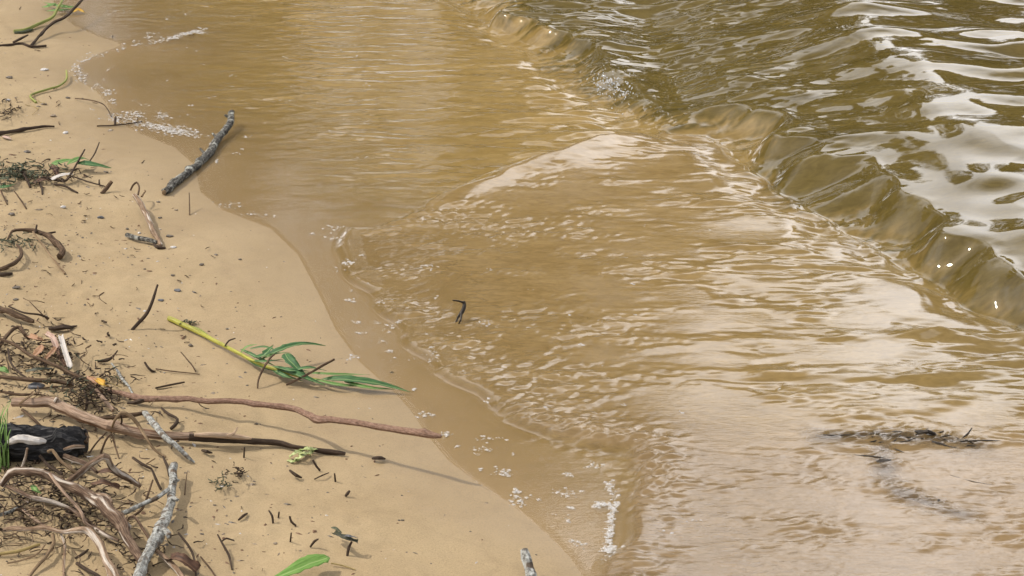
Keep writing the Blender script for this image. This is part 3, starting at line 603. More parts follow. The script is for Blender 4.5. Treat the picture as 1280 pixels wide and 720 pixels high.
# roots on the left edge
stick('curved_root', 'thick curved dark root with a clubbed end on the left sand', [(10, 299, .3, 1.5), (16, 289, 1.2, 1.9), (28, 287, 1.5, 2.2), (42, 288, 1.6, 2.8), (58, 294, 1.6, 3.4), (70, 303, 1.3, 4.4), (78, 313, 1, 4.6), (74, 321, .6, 5)], 'brown', cat='root', knots=4,
      kids=[('side_twig', [(44, 291, 1.6, 1.5), (46, 281, 2.6, 1.1)], 'dark'), ('side_twig', [(50, 293, 1.5, 1.7), (60, 292, 1.8, 1.5), (69, 290, 2, 1.1)], 'dark')])
stick('twig', 'straight pale twig leaning over the curved root', [(41, 290, 1.9, 1.4), (60, 315, .9, 1.4), (81, 342, .2, 1.5)], 'tan')
stick('root_hoop', 'grey brown root bent into a hoop at the left edge', [(-4, 338, .3, 2.8), (8, 334, .6, 3.0), (19, 328, 1, 3.0), (26, 320, 1.2, 2.8), (26, 312, 1.2, 2.3), (21, 306, .8, 1.6)], 'brown', cat='root')
tangle('root_fibres', 'mat of fine dark roots between the curved root and the root hoop', 'root mat', 12, 303, 42, 14, 44, 'moss', .8, 15, .8, seed=8)
stick('twig', 'dark bark strip under the root hoop', [(-3, 344, .2, 2), (6, 343, .4, 2.4), (15, 342, .2, 1.4)], 'dark')
stick('twig', 'dark slim twig standing tilted in open sand above the leafy sprig', [(165, 412.5, 0, 2.1), (174, 403, 1, 2.3), (184, 391, 2.4, 2.2), (191, 376, 4, 1.9), (197, 356, 6, 1.3)], 'dark')

# ---------------------------------------------------------------- drift pile, middle left
stick('bark_stick', 'flaking brown stick entering from the left edge at the top of the drift pile', [(-5, 384, 1, 4.6), (10, 389, 1.2, 4.4), (26, 396, 1.1, 4.2), (42, 402, .8, 3)], 'brown', cat='stick', wob=.25, knots=3)
stick('twig', 'thin curved twig above the flaking brown stick', [(11, 383, 1.6, 1.1), (30, 391, 2, 1.2), (48, 393, 1.8, 1.3), (61, 398, .8, 1.2)], 'dark')
stick('twig', 'thin twig leaning left at the top of the drift pile', [(37, 377, 2.5, .6), (48, 388, 1.6, .8), (60, 400, .4, 1.1)], 'brown')
stick('bark_piece', 'lens shaped dark piece of bark right of the flaking stick', [(61, 411, .4, 3), (74, 408, .8, 5), (86, 408, .7, 4.4), (96, 407, .3, 1.4)], 'dark', cat='bark', squash=.55, wob=.35)
stick('twig', 'bent brown twig arching at the left edge of the drift pile', [(-4, 436, .5, 3), (8, 420, 1.6, 2.8), (18, 410, 2.2, 2.5), (25, 409, 2.2, 2.6), (31, 418, 1.4, 2.6), (37, 424, .6, 2.2)], 'brown')
stick('long_twig', 'long dark twig slanting down through the drift pile to the yellow leaf', [(-4, 422, 1.8, 2.2), (18, 431, 2, 2.3), (38, 444, 2.2, 2.2), (60, 453, 2.2, 2.4), (84, 464, 2, 2.6), (105, 474, 1.6, 2.4), (128, 490, .8, 1.8)], 'brown', knots=4)
stick('twig', 'thin dark twig curving down at the left of the drift pile', [(10, 436, 1.7, 1.2), (13, 452, 1.6, 1.3), (22, 464, 1.2, 1.4), (33, 472, .6, 1.1)], 'dark')
stick('grey_branch', 'smooth grey brown branch lying flat above the pale thick stick', [(-4, 470, 1.0, 2.6), (20, 473, 1.2, 3.2), (45, 475, 1.2, 3.4), (70, 477, 1.1, 3.2), (92, 481, .8, 2.4)], 'brown', cat='branch', kids=[('side_twig', [(84, 480, 1.1, 1.5), (95, 470, 1.8, 1.4), (99, 465, 2.2, 1)], 'dark')])
for lb, p, mt_ in (('pale pink curl of bark with a dark hollow, left one of two', [(56, 418, 1.6, 5), (66, 424, 2.2, 5), (72, 438, 1.4, 5)], 'curl'), ('pale pink curl of bark standing on edge, right one of two', [(76, 420, 2.6, 4.4), (80, 436, 2, 5), (88, 460, .8, 5)], 'white'),
                   ('orange brown bark scrap between the two pale curls', [(72, 433, 1.6, 4), (66, 441, 1.4, 4), (58, 449, .8, 4)], 'leaforange')):
    leaf_thing('bark_curl', lb, 'bark', p, mt_, shape='scrap', fold=.5, curl=.4)
for lb, p, mt_ in (('crumpled orange brown leaf left of the pale bark curls', [(36, 420, 1.6, 6), (46, 424, 2, 5), (55, 426, 1.2, 4)], 'leaforange'), ('curled rust coloured leaf under the bark curls', [(42, 446, 1, 5), (50, 438, 1.6, 5), (52, 430, 1.2, 4)], 'leaforange'),
                   ('dark rotten leaf behind the pale bark curls', [(68, 432, .6, 5), (76, 446, .8, 5), (84, 458, .3, 4)], 'leafbrown'), ('green brown rotten leaf on the grey branch', [(32, 465, 1.2, 3.6), (50, 462, 1.6, 4), (66, 462, 1, 4)], 'leafdark'),
                   ('pale green leaf at the left edge above the grey branch', [(-4, 462, 1.2, 5), (4, 463, 1.4, 5), (12, 467, .9, 4)], 'leaflight'),
                   ('bright orange yellow leaf in the drift pile', [(119, 473, 1.6, 4.5), (128, 480, 2.2, 5.5), (138, 486, 1.2, 4)], 'leafyellow'), ('rusty brown leaf beside the yellow leaf', [(108, 470, 1.4, 4), (118, 477, 1.7, 4), (126, 484, 1.1, 4)], 'leaforange')):
    leaf_thing('leaf', lb, 'leaf', p, mt_, shape='scrap' if 'rotten' in lb or 'crumpled' in lb else 'lance', fold=.5)
stick('straw', 'thin yellow straw running from the yellow leaf', [(112, 470, 1.8, .6), (132, 477, 1.6, .6), (152, 484, .4, .5)], 'straw', cat='straw')
tangle('root_tangle', 'matted dark fibres under the yellow leaf', 'root mat', 112, 487, 46, 26, 120, 'dark', .85, 18, 1.9, seed=9)
tangle('root_tangle', 'matted dark fibres beneath the long twig in the drift pile', 'root mat', 40, 440, 80, 34, 90, 'dark', .8, 18, 1.3, seed=10)
tangle('grey_fibres', 'grey green strands among the matted dark fibres', 'fibre', 98, 478, 40, 30, 50, 'moss', .9, 15, 1.9, seed=11)
stick('pale_stub', 'short bleached stick stub below the yellow leaf', [(121, 488, 1.5, 2.6), (130, 500, 1.1, 2.8), (141, 513, .4, 2.3)], 'pale', cat='stick')
stick('twig', 'short dark twig hanging below the root tangle', [(107, 493, 1.2, 1.7), (109, 502, .7, 1.8), (107, 512, .1, 1.4)], 'dark')
blob('pebble', 46, 482, 9.5, 5, 'stone', 'smooth grey stone lying below the grey branch')
stick('twig', 'thin twig lying right of the grey stone', [(52, 486, .4, 1), (70, 483, .7, 1.1), (92, 484, .4, .9)], 'brown')
stick('twig', 'pale crooked twig over the butt of the pale thick stick', [(24, 505, 2.2, 1.6), (36, 496, 2.8, 1.5), (50, 488, 2, 1.1)], 'tan')
stick('twig', 'flat red brown strip along the pale thick stick', [(-3, 489, .8, 2), (20, 493, 1, 2.2), (48, 493, .8, 1.6), (64, 497, .4, 1)], 'brown')

# ---------------------------------------------------------------- the two long sticks
stick('long_stick', 'long thin pinkish brown stick raised over the sand with a tapered tip', [(136, 488, .6, 2.4), (155, 493, .8, 3), (176, 499, 1.0, 4.2), (210, 498, 1.4, 3.4), (260, 501, 2.1, 3.4), (300, 503, 2.7, 3.4), (338, 507, 3.2, 3.5), (366, 511, 3.6, 3.8), (382, 518, 3.8, 4.0), (396, 524, 4, 4.2), (420, 526, 4.4, 3.8), (460, 531, 5, 3.9), (500, 538, 5.5, 4.1), (535, 544, 6, 4.4), (551, 545, 6.2, 2.6)],
      'pink', cat='stick', knots=8, wob=.14, sides=10, kids=[('stub', [(180, 500, 1.0, 3.2), (168, 503, .6, 2.4), (159, 504, .3, 1.2)], 'dark')])
stick('pale_stick', 'thick pale peeling stick with a dark wet thin end', [(16, 503, 1.6, 5.6), (40, 503, 1.7, 6.2), (62, 503, 1.8, 6.8), (74, 507, 1.8, 7.4), (100, 519, 1.7, 6.8), (130, 530, 1.5, 6.6), (165, 539, 1.3, 6.2), (200, 544, 1.2, 5.6), (240, 546, 1.1, 5.4)], 'pale', cat='stick', knots=5, sides=14, wob=.10,
      kids=[('wet_end', [(236, 546.5, 1.1, 5), (270, 549, 1.0, 4.8), (310, 551, .8, 4.0), (345, 553, .7, 4.0), (365, 558, .6, 3.0), (390, 562, .5, 2.8), (412, 564, .5, 3.6), (432, 567, .4, 2.0)], 'dark'),
            ('bare_patch', [(243, 543.5, 1.9, 2.0), (258, 543.5, 1.85, 3.2), (280, 544.5, 1.75, 3.6), (300, 546, 1.6, 3.2), (314, 548, 1.4, 1.6)], 'bare'),
            ('knot', [(69, 502, 2.4, 3.4), (72, 497, 3, 2.4)], 'rootpale'), ('side_twig', [(284, 545, 1.9, 2), (293, 541, 2.3, 1.6), (297, 534, 3.0, 1)], 'bare')])
stick('twig', 'pale twig arched over the thick pale stick', [(139, 541, .4, 1.3), (143, 526, 3.2, 1.8), (152, 516, 4.6, 2.4), (163, 520, 4.4, 2.8), (174, 533, 3, 2.6), (182, 546, 2, 2), (193, 562, .9, 1.9), (207, 571, .2, 1.9)], 'tan', kids=[('side_twig', [(147, 536, 1, 1), (152, 528, 2.4, 1.2), (151, 519, 4.2, 1.2)], 'dark')])
stick('short_stick', 'short dark brown stick just above the pale stick', [(116, 523, .8, 2), (140, 522, .9, 3), (165, 519, 1, 3.4), (184, 516, .8, 2.4)], 'brown', cat='stick')
stick('flat_lichen_stick', 'grey lichen covered stick crossing the pale stick', [(181, 516, 1.8, 3.6), (192, 530, 2.2, 3.8), (206, 545, 2.4, 3.6), (220, 558, 1.7, 3.0), (233, 570, .9, 2.4), (243, 578, .2, 1.2)], 'grey', cat='stick', knots=3)
stick('twig', 'kinked dark twig between the two long sticks', [(202, 510, .4, 1.3), (210, 517, .8, 1.9), (222, 524, .9, 1.9), (219, 531, .6, 2.3), (213, 536, .2, 1.9)], 'dark')
stick('twig', 'brown twig sloping beneath the butt of the pale stick', [(28, 512, 1.2, 2.2), (41, 523, .9, 2.2), (55, 536, .3, 1.8)], 'brown')
for lb, p in (('thin straight twig rising right of the charred log', [(111, 567, .1, 1.1), (121, 553, 1, 1.2), (133, 540, 1.8, 1)]), ('bent twig forming a peak right of the charred log', [(126, 567, .1, 1.5), (132, 551, 1.6, 1.5), (139, 543, 2.4, 1.5), (143, 555, 1.4, 1.3), (149, 573, .1, 1.0)])):
    stick('twig', lb, p, 'brown')
stick('twig', 'flat dark twig with a lifted tip above the small reed twigs', [(122, 452, .3, 1.2), (134, 450, .6, 2.4), (141, 446, 1.0, 1.4), (147, 438, 1.8, .8)], 'dark')
stick('lichen_twig', 'thin grey green lichen twig half buried above the long stick', [(139, 454, .3, 1.0), (147, 464, .4, 1.6), (154, 476, .4, 2.0), (160, 482, .3, 1.6), (166, 492, .3, 1.2)], 'grey')
stick('twig', 'hooked little twig left of the thin reed twig', [(181, 453, .9, 1.4), (185, 460, .5, 1.6), (190, 464, .2, 1.6), (194, 464, .1, 1)], 'dark')
stick('twig', 'thin reed twig lying flat below the leafy sprig stem', [(195, 461, .2, 1.0), (215, 464, .3, 1.1), (250, 467.5, .2, .7)], 'brown')
stick('twig', 'thin bowed twig standing beside the thin reed twig', [(226, 440, 1.4, .8), (234, 449, 1, 1.0), (241, 458, .6, 1.2), (245, 465, .1, .9)], 'brown')
stick('twig', 'short straight twig lying below the thin reed twig', [(194, 485, .1, 1), (213, 481, .4, 1.2), (231, 477.5, .6, 1)], 'dark')

# ---------------------------------------------------------------- charred log and grass at the left edge
def log():
    e = empty('charred_log', at(55, 570), 'black charred log end with a pale bare streak at the left edge', 'log')
    path = px_path([(-60, 556, 2.0, 19), (-20, 555, 2.3, 21), (10, 553, 2.4, 21), (40, 551, 2.4, 21), (70, 550, 2.3, 20), (90, 551, 2.1, 18), (102, 552, 1.9, 16), (108, 553, 1.8, 14)])
    Vv, Ff, st = tube_data(path, sides=30, wob=.22, seed=4.4, step=.006)
    V2 = []
    for v in Vv:
        q = v * 1; nn = mnoise.cell(Vector((v.x * 55, v.y * 90, v.z * 90))); q.z += (nn - .5) * .006 + mnoise.noise((v.x * 30, v.y * 120, v.z * 120)) * .004; V2.append(q - e.location)
    m_, n_, l_, b_ = mat('charred_wood'); a2 = n_.new('ShaderNodeAttribute'); a2.attribute_name = 'strand'
    vo = n_.new('ShaderNodeTexVoronoi'); vo.feature = 'DISTANCE_TO_EDGE'; vo.inputs['Scale'].default_value = 1; l_.new(mult(n_, l_, a2.outputs['Vector'], (60, 140, 140)), vo.inputs['Vector'])
    t_ = n_.new('ShaderNodeTexNoise'); t_.inputs['Scale'].default_value = 1; t_.inputs['Detail'].default_value = 6; l_.new(mult(n_, l_, a2.outputs['Vector'], (50, 400, 400)), t_.inputs['Vector'])
    r_ = ramp(n_, [(.3, (.008, .008, .008)), (.52, (.036, .034, .034)), (.70, (.15, .14, .13))]); l_.new(t_.outputs['Fac'], r_.inputs['Fac']); l_.new(r_.outputs['Color'], b_.inputs['Base Color'])
    ad = n_.new('ShaderNodeMath'); ad.operation = 'ADD'; l_.new(vo.outputs['Distance'], ad.inputs[0]); l_.new(t_.outputs['Fac'], ad.inputs[1])
    bp_ = n_.new('ShaderNodeBump'); bp_.inputs['Strength'].default_value = .9; bp_.inputs['Distance'].default_value = .004; l_.new(ad.outputs[0], bp_.inputs['Height']); l_.new(bp_.outputs['Normal'], b_.inputs['Normal'])
    b_.inputs['Roughness'].default_value = .75; b_.inputs['Specular IOR Level'].default_value = .3
    mesh_obj('charred_bark', V2, Ff, m_, e, smooth=False, attrs={'strand': ('FLOAT_VECTOR', st)})
    tube('bare_streak', px_path([(10, 552, 4.1, 3), (22, 549, 4.4, 5.0), (36, 549, 4.4, 5.2), (50, 550, 4.3, 4.4), (58, 552, 4.1, 2)]), M['white'], e, sides=12, wob=.25)
    tube('bare_streak', px_path([(80, 562, 2.9, 1.5), (92, 559, 2.9, 3), (104, 558, 2.3, 2)]), M['rootpale'], e, wob=.25)
    tube('broken_rim', px_path([(107, 541, 2.9, 2), (109, 546, 2.6, 3), (107, 552, 2.2, 2.6)]), M['brown'], e, wob=.3)
log()
e = empty('grass_tuft', at(6, 572), 'bright green grass tuft at the left edge in front of the charred log', 'grass')
for i in range(44):
    bx = rnd.uniform(-22, 17); by = 588 + rnd.uniform(-22, 3); dx = rnd.uniform(-12, 19); h = rnd.uniform(3, 10); w = rnd.uniform(1.1, 2.4)
    pb = at(bx, by); hp = h * .01 / pxm(pb) * .9
    leaf('blade', [(bx, by, 0, w), (bx + dx * .3, by - hp * .55, h * .55, 1), (bx + dx, by - hp * rnd.uniform(.75, 1), h * .9, 1)], M['grass'], e, shape='blade', fold=.35, wav=.02)
tangle('root_mat', 'dark damp root litter in front of the charred log', 'root mat', 45, 585, 80, 26, 90, 'dark', .8, 18, .9, seed=13)

# ---------------------------------------------------------------- big roots lower left
stick('thick_root', 'thick red brown root with bleached top running from the left edge to the lichen branch', [(2, 606, 1.6, 4.6), (14, 593, 3.2, 5.2), (28, 588, 4, 5.6), (46, 591, 4, 6.0), (66, 598, 3.6, 7.0), (88, 608, 3.2, 7.6), (108, 618, 3, 8.0), (124, 627, 3, 10.5), (138, 640, 2.8, 10.5), (150, 655, 2.4, 9), (160, 675, 2, 7.6), (172, 696, 1.4, 7), (182, 714, 1, 5)],
      'root', cat='root', sides=14, knots=6, wob=.22, kids=[('side_root', [(122, 620, 3.4, 4), (134, 622, 3.9, 3.4), (140, 628, 3.6, 2)], 'rootpale')])
stick('bent_root', 'red brown root bent to a sharp peak above the thick root', [(82, 604, 1.5, 4.0), (98, 593, 3, 4.6), (112, 583, 4.4, 4.8), (127, 572, 5.8, 4.6), (133, 572, 5.9, 4.4), (140, 584, 4, 4.8), (150, 593, 2.6, 4.8), (162, 599, 1.6, 4.6), (176, 608, .5, 2.6)], 'root', cat='root', sides=11, knots=3)
stick('thin_root', 'thin red brown root below the thick root at the left edge', [(-4, 602, 1.2, 2.6), (18, 612, 1.6, 2.8), (40, 622, 1.8, 3), (64, 627, 1.8, 3), (86, 635, 1.6, 2.8), (104, 648, 1.4, 2.8), (126, 665, 1.1, 3.4), (148, 676, .7, 2.6)], 'root', cat='root', knots=3)
stick('twig', 'pale bleached twig lying across the thick root', [(62, 592, 5, 1.6), (70, 603, 5, 1.9), (82, 618, 4.4, 1.9), (95, 632, 3.4, 2.0), (103, 643, 2.8, 2.0), (106, 653, 2, 2), (116, 660, 1.2, 2.2)], 'pale')
stick('twig', 'hooked brown twig in front of the charred log', [(60, 565, 3.2, 2.4), (66, 563, 3.4, 2.4), (74, 574, 2.6, 2.4), (84, 583, 1.8, 2.6), (95, 591, 1, 2.2)], 'tan')
stick('twig', 'dark twig slanting below the charred log', [(50, 570, 2, 2), (62, 583, 1.6, 2), (78, 593, 1, 2.2)], 'dark')
stick('twig', 'short pale twig standing against the charred log', [(26, 588, .6, 2), (32, 572, 2.4, 2), (34, 560, 3.8, 1.6)], 'rootpale')
stick('root_stub', 'brown root stub between the charred log and the bent root', [(80, 570, 1.6, 4), (94, 575, 1.6, 4.6), (108, 580, 1.4, 4), (120, 590, .8, 3)], 'root', cat='root')
leaf_thing('leaf', 'crumpled brown leaf under the bent root', 'leaf', [(114, 606, .8, 6), (130, 604, 1.5, 7), (149, 611, .6, 5)], 'leafbrown', shape='scrap', fold=.5)
leaf_thing('leaf', 'dark brown leaf inside the peak of the bent root', 'leaf', [(120, 592, .5, 5), (134, 589, 1.2, 5), (148, 590, .6, 4)], 'leafbrown', shape='scrap', fold=.5)
leaf_thing('leaf', 'small green leaf poking through the roots', 'leaf', [(40, 606, 2, 3.4), (44, 612, 2.3, 3.5), (52, 617, 1.8, 3)], 'leaflight')
tangle('fine_roots', 'dense mat of fine dark roots beneath the thick root', 'root mat', 68, 628, 96, 46, 170, 'dark', .9, 22, 1.7, seed=14)
tangle('red_fibres', 'reddish root hairs beneath the thick root', 'root mat', 80, 630, 100, 46, 60, 'root', 1.0, 26, 1.5, seed=15)
tangle('fine_roots', 'fine dark roots beside the foot of the lichen branch', 'root mat', 165, 690, 60, 34, 60, 'dark', .9, 22, 1.0, seed=16)
stick('lower_root', 'brown root with a bleached bend in the bottom left corner', [(4, 663, .7, 3), (16, 661, 1, 4.0), (34, 661, 1.5, 3.2), (56, 660, 2, 3.2), (78, 665, 2.3, 3.0), (96, 663, 2.8, 4.4), (110, 664, 3, 5.0), (120, 674, 2.6, 5.2), (128, 688, 2, 5.2), (134, 702, 1.5, 5.6), (144, 720, 1, 7), (152, 738, .6, 6)], 'rootpale', cat='root', sides=11, knots=4)
for lb, p, mt_ in (('smooth tan twig running down to the bottom edge', [(66, 668, 1.6, 2.6), (67, 680, 1.3, 2.8), (58, 695, 1, 2.8), (46, 708, .7, 2.6), (34, 724, .3, 2.4)], 'tan'), ('yellow straw stalk in the bottom left corner', [(-4, 693, .3, 1.8), (22, 689, .5, 2.2), (50, 680, 1.0, 1.6)], 'straw'),
                   ('thin forked tan twig under the yellow straw stalk', [(9, 704, .3, 1.2), (28, 700, .5, 1.4), (46, 693, .8, 1.4), (56, 681, 1.2, 1.3)], 'tan'), ('upright pale twig below the bleached bend', [(76, 668, 1.8, 1.8), (81, 684, 1.1, 2), (80, 704, .6, 2), (80, 724, .1, 2)], 'rootpale'),
                   ('grey twig at the left edge below the thin root', [(-3, 645, .6, 2.4), (12, 640, .8, 2.2), (26, 633, .6, 1.6)], 'greydark'), ('pale twig leaving the root mat to the lower right', [(28, 637, .9, 1.6), (42, 648, 1, 1.9), (55, 657, .8, 1.8)], 'pale'),
                   ('dark crooked twig at the bottom beside the bleached bend', [(94, 698, .6, 1.6), (104, 692, .7, 1.8), (110, 687, .5, 1.2)], 'dark'), ('dark twig lying along the bottom under the bleached bend', [(96, 704, .4, 2), (112, 714, .5, 2.2), (126, 722, .4, 2)], 'dark')):
    stick('twig' if 'straw' not in lb or 'under' in lb else 'straw', lb, p, mt_)
stick('lichen_branch', 'grey lichen covered branch standing out along the bottom edge', [(217, 580, 1.7, 4.2), (217, 592, 1.6, 4.7), (216, 608, 1.6, 4.9), (213, 625, 1.6, 5.2), (210, 642, 1.7, 5.5), (203, 658, 1.8, 7.2), (196, 670, 1.9, 6.4), (186, 690, 1.8, 6), (178, 707, 1.6, 6.2), (168, 732, 1.4, 6.4)], 'grey', cat='branch', sides=13, knots=7, wob=.16,
      kids=[('side_branch', [(211, 611, 2.4, 2.6), (196, 622, 2, 2.8), (178, 630, 1.5, 2.8), (160, 639, 1, 3.2), (151, 643, .7, 2.6)], 'grey'), ('stub', [(206, 663, 2.2, 4.6), (211, 670, 2.4, 3.4)], 'grey'), ('stub', [(216, 622, 2.4, 3), (222, 625, 2.6, 2)], 'grey'),
            ('stub', [(217, 603, 2.5, 2.2), (224, 600, 2.8, 1.4)], 'greydark')])
for lb, p, mt_ in (('long brown twig left of the lichen branch', [(150, 656, .6, 1.6), (165, 646, .8, 1.8), (178, 636, 1, 1.8), (185, 618, 2, 1.7), (191, 600, 2.8, 1.2)], 'brown'), ('short dark twig above the lichen branch side shoot', [(166, 572, .8, 1.6), (178, 580, .7, 1.8), (190, 586, .4, 1.4)], 'dark'),
                   ('dark twig dropping beside the top of the lichen branch', [(190, 587, 1.6, 1.3), (195, 599, 1, 1.7), (201, 612, .2, 1.6)], 'dark'), ('dark twig left of the lichen branch tip', [(204, 571, .8, 1.4), (209, 583, .6, 1.6), (211, 595, .2, 1.4)], 'dark'),
                   ('curved orange brown rootlet behind the lichen branch', [(160, 648, 1, 2), (168, 646, 1.2, 2), (178, 660, .9, 2.2), (188, 676, .3, 1.8)], 'root'), ('thin twig lying at the top left of the lichen branch', [(183, 580, .4, .8), (194, 573, .6, .9)], 'tan'),
                   ('pale brown root end right of the lichen branch foot', [(193, 688, 1, 3), (204, 695, .9, 3.6), (216, 706, .7, 4.2), (230, 726, .4, 3.6)], 'rootpale'), ('dark slim twig standing right of the lichen branch', [(223, 666, 1.6, 1.1), (234, 680, 1.1, 1.4), (242, 696, .7, 1.4), (245, 722, .1, 1.2)], 'dark'),
                   ('hair thin upright twig right of the lichen branch tip', [(234, 590, 2.2, .6), (232, 605, 1, .8), (231, 619, 0, .9)], 'brown'), ('slim dark twig standing in open sand right of the dry leaf', [(272, 668, 1.7, .9), (279, 681, 1, 1.4), (286, 694, .5, 1.5), (290, 712, .1, 1)], 'dark'),
                   ('brown twig lying across the bottom edge right of the dry leaf', [(251, 696, .3, 1.3), (260, 707, .5, 1.4), (272, 724, .4, 1.2)], 'brown'), ('little hooked brown twig above the slim dark twig', [(277, 677, .4, 1), (283, 673, .7, 1.3), (293, 676, .3, .7)], 'dark')):
    stick('twig', lb, p, mt_)
leaf_thing('leaf', 'large curled dark red brown leaf right of the lichen branch foot', 'leaf', [(212, 700, .8, 9), (226, 700, 1.6, 8), (246, 714, .5, 6)], 'leafbrown', shape='scrap', fold=.5, curl=.3)

for nm, lb, x, y, wx_, wy_, cnt, mt_, ln, hm, sd_ in (('drift_twigs', 'thin brown twigs strewn through the roots at lower left', 75, 640, 130, 70, 46, 'brown', 44, 1.6, 61), ('drift_twigs', 'thin dry tan twigs strewn through the roots at lower left', 70, 650, 130, 70, 24, 'tan', 40, 1.5, 62),
                                                  ('drift_twigs', 'thin brown twigs strewn through the drift pile', 62, 452, 120, 60, 46, 'brown', 40, 1.4, 63), ('drift_twigs', 'thin dark twigs around the ends of the two long sticks', 140, 515, 110, 36, 34, 'dark', 26, .8, 64),
                                                  ('dead_leaf_bits', 'dark rotten bits packed under the roots at lower left', 65, 632, 100, 44, 70, 'dark', 9, 1.2, 65), ('dead_leaf_bits', 'dark rotten bits packed in the drift pile', 60, 450, 110, 46, 50, 'dark', 9, 1.0, 66)):
    tangle(nm, lb, 'twigs', x, y, wx_, wy_, cnt, mt_, 1.5 if 'bits' in nm else .8, ln, hm, seed=sd_)

# ---------------------------------------------------------------- leafy sprig
e = empty('willow_sprig', at(211, 399), 'fresh green sprig with a yellow green stem and long narrow leaves', 'sprig')
tube('stem', px_path([(211, 398, .4, 3.2), (225, 404, .5, 3.3), (250, 416, .7, 2.8), (280, 432, .9, 2.3), (305, 445, 1.1, 2.2), (325, 455, 1.2, 2.0), (350, 463, 1.2, 1.8), (372, 470, 1, 1.6), (400, 475, .8, 1.2)]), M['yellowgreen'], e, wob=.05)
tube('stem_or_shadow', px_path([(236, 408, .7, 1.5), (250, 412, 1.0, 1.6), (262, 421, .8, 1.0)]), M['green'], e)
for p in ([(318, 447, 1.4, 5), (330, 444, 2.4, 5), (342, 431, 3.4, 4)], [(332, 445, 1.6, 4.4), (352, 437, 2.6, 4), (376, 430, 2.8, 4), (407, 432, 2.0, 4)], [(356, 442, 2.6, 6), (363, 452, 2.4, 6), (384, 471, 1.2, 6)], [(346, 461, 1.3, 5), (372, 469, 1.6, 5), (406, 482, .7, 5)],
          [(402, 474, .8, 5.4), (438, 475, 1.4, 5), (474, 480, 1.2, 5), (513, 490, .5, 5)], [(380, 466, 1, 2.2), (415, 468, 1.5, 2), (462, 468, 1, 2)], [(300, 436, .8, 2.2), (320, 446, 1.4, 2), (345, 458, 1, 2)], [(305, 446, .8, 2.4), (325, 458, .9, 2), (352, 466, .5, 2)],
          [(340, 458, 1.2, 3.4), (362, 463, 2, 3), (388, 464, 1.2, 3)], [(312, 436, 1.6, 1.8), (332, 434, 2, 2), (350, 441, 1.4, 2)], [(430, 477, 1.0, 3.0), (455, 484, .9, 3), (492, 487, .5, 3)], [(310, 450, .9, 2), (330, 452, 1.8, 2), (356, 449, 1.5, 2)], [(322, 452, 1, 2.6), (340, 444, 2.2, 2), (362, 440, 1.2, 2)], [(338, 460, .9, 2.8), (356, 470, 1.2, 2), (380, 477, .5, 2)], [(360, 466, 1.2, 2.6), (384, 460, 2.2, 2), (408, 463, 1.4, 2)], [(392, 474, .9, 2.8), (420, 481, 1, 2), (455, 483, .4, 2)], [(300, 443, .8, 1.6), (308, 434, 2, 2), (322, 430, 2.4, 2)]):
    p = [(*p[0][:3], p[0][3] * 1.08)] + list(p[1:])
    leaf('leaf', p, M['leaf' if rnd.random() < .9 else 'leaflight'], e, fold=.45, tilt=rnd.uniform(-.4, .4))
stick('twig', 'short straight brown twig resting across the leafy sprig', [(358, 481, .4, 1.6), (380, 470, 1.6, 1.8), (400, 459, 2.6, 1.9), (418, 449, 3.6, 1.8)], 'brown')
stick('twig', 'curved brown twig rising from the sand into the leafy sprig', [(322, 485, .1, 1.1), (323, 475, 1, 1.5), (330, 460, 2.2, 1.7), (337, 448, 3, 1.4), (343, 443, 3.2, 1.2)], 'brown')
stick('twig', 'small dark curved twig touching the sprig stem', [(281, 433, 1.2, 1), (286, 426, 1.8, 1.0), (294, 423, 1.6, .7)], 'dark')
tangle('weed_scrap', 'tiny dark green weed scrap above the sprig stem', 'weed scrap', 234, 402, 10, 4, 9, 'moss', .9, 9, .7, kind=None, seed=21)

# ---------------------------------------------------------------- odds and ends on the right of the beach
e = empty('algae_scrap', at(376, 568), 'pale green scrap of algae beside the dark stick end', 'algae')
for p in ([(362, 571, .3, 4), (370, 566, .9, 4), (380, 563, .6, 4)], [(368, 575, .3, 4), (378, 570, 1, 4), (390, 564, .5, 4)], [(360, 575, .1, 3), (366, 577, .3, 3), (374, 574, .2, 3)], [(374, 563, .6, 4), (384, 561, 1.2, 4), (396, 562, .6, 4)], [(372, 568, .8, 3), (381, 566, 1.4, 3), (388, 570, .6, 3)]):
    leaf('frond', p, M['algae'], e, shape='scrap', fold=.3, wav=.25)
stick('bark_chip', 'small dark bark chip on bare sand below the long stick', [(466, 573, .4, 2), (473, 573, .6, 3.6), (481, 574, .3, 1.4)], 'dark', cat='bark', squash=.7, wob=.3)
leaf_thing('broad_leaf', 'broad bright green leaf lying on the sand at the bottom edge', 'leaf', [(412, 697, 1.6, 12), (392, 703, 1.6, 10), (370, 712, 1.3, 10), (332, 728, .6, 10)], 'leafbright', fold=.3, wav=.05)
stick('straw', 'thin yellow straw beside the tip of the broad green leaf', [(414, 704, .4, .8), (428, 707, .3, .9), (444, 712, .1, .7)], 'straw', cat='straw')
e = empty('leaf_scrap', at(432, 692), 'curled dark leaf scrap with a shiny back above the broad green leaf', 'leaf')
leaf('leaf_blade', [(417, 666, 1.4, 5), (430, 672, 2.0, 5), (447, 678, 1.4, 5)], M['leafdark'], e, shape='scrap', fold=.5)
leaf('leaf_tip', [(414, 659, 1.6, 2.4), (420, 661, 1.8, 2), (428, 666, 1.4, 2)], M['moss'], e)
leaf('shiny_back', [(432, 669, 2.4, 3), (438, 670, 2.6, 3), (446, 672, 2.0, 3)], M['stone'], e, shape='scrap', fold=.1)
tube('stalk', px_path([(434, 695, 0, 1.6), (436, 685, .9, 1.8), (440, 677, 1.7, 1.3)]), M['dark'], e)
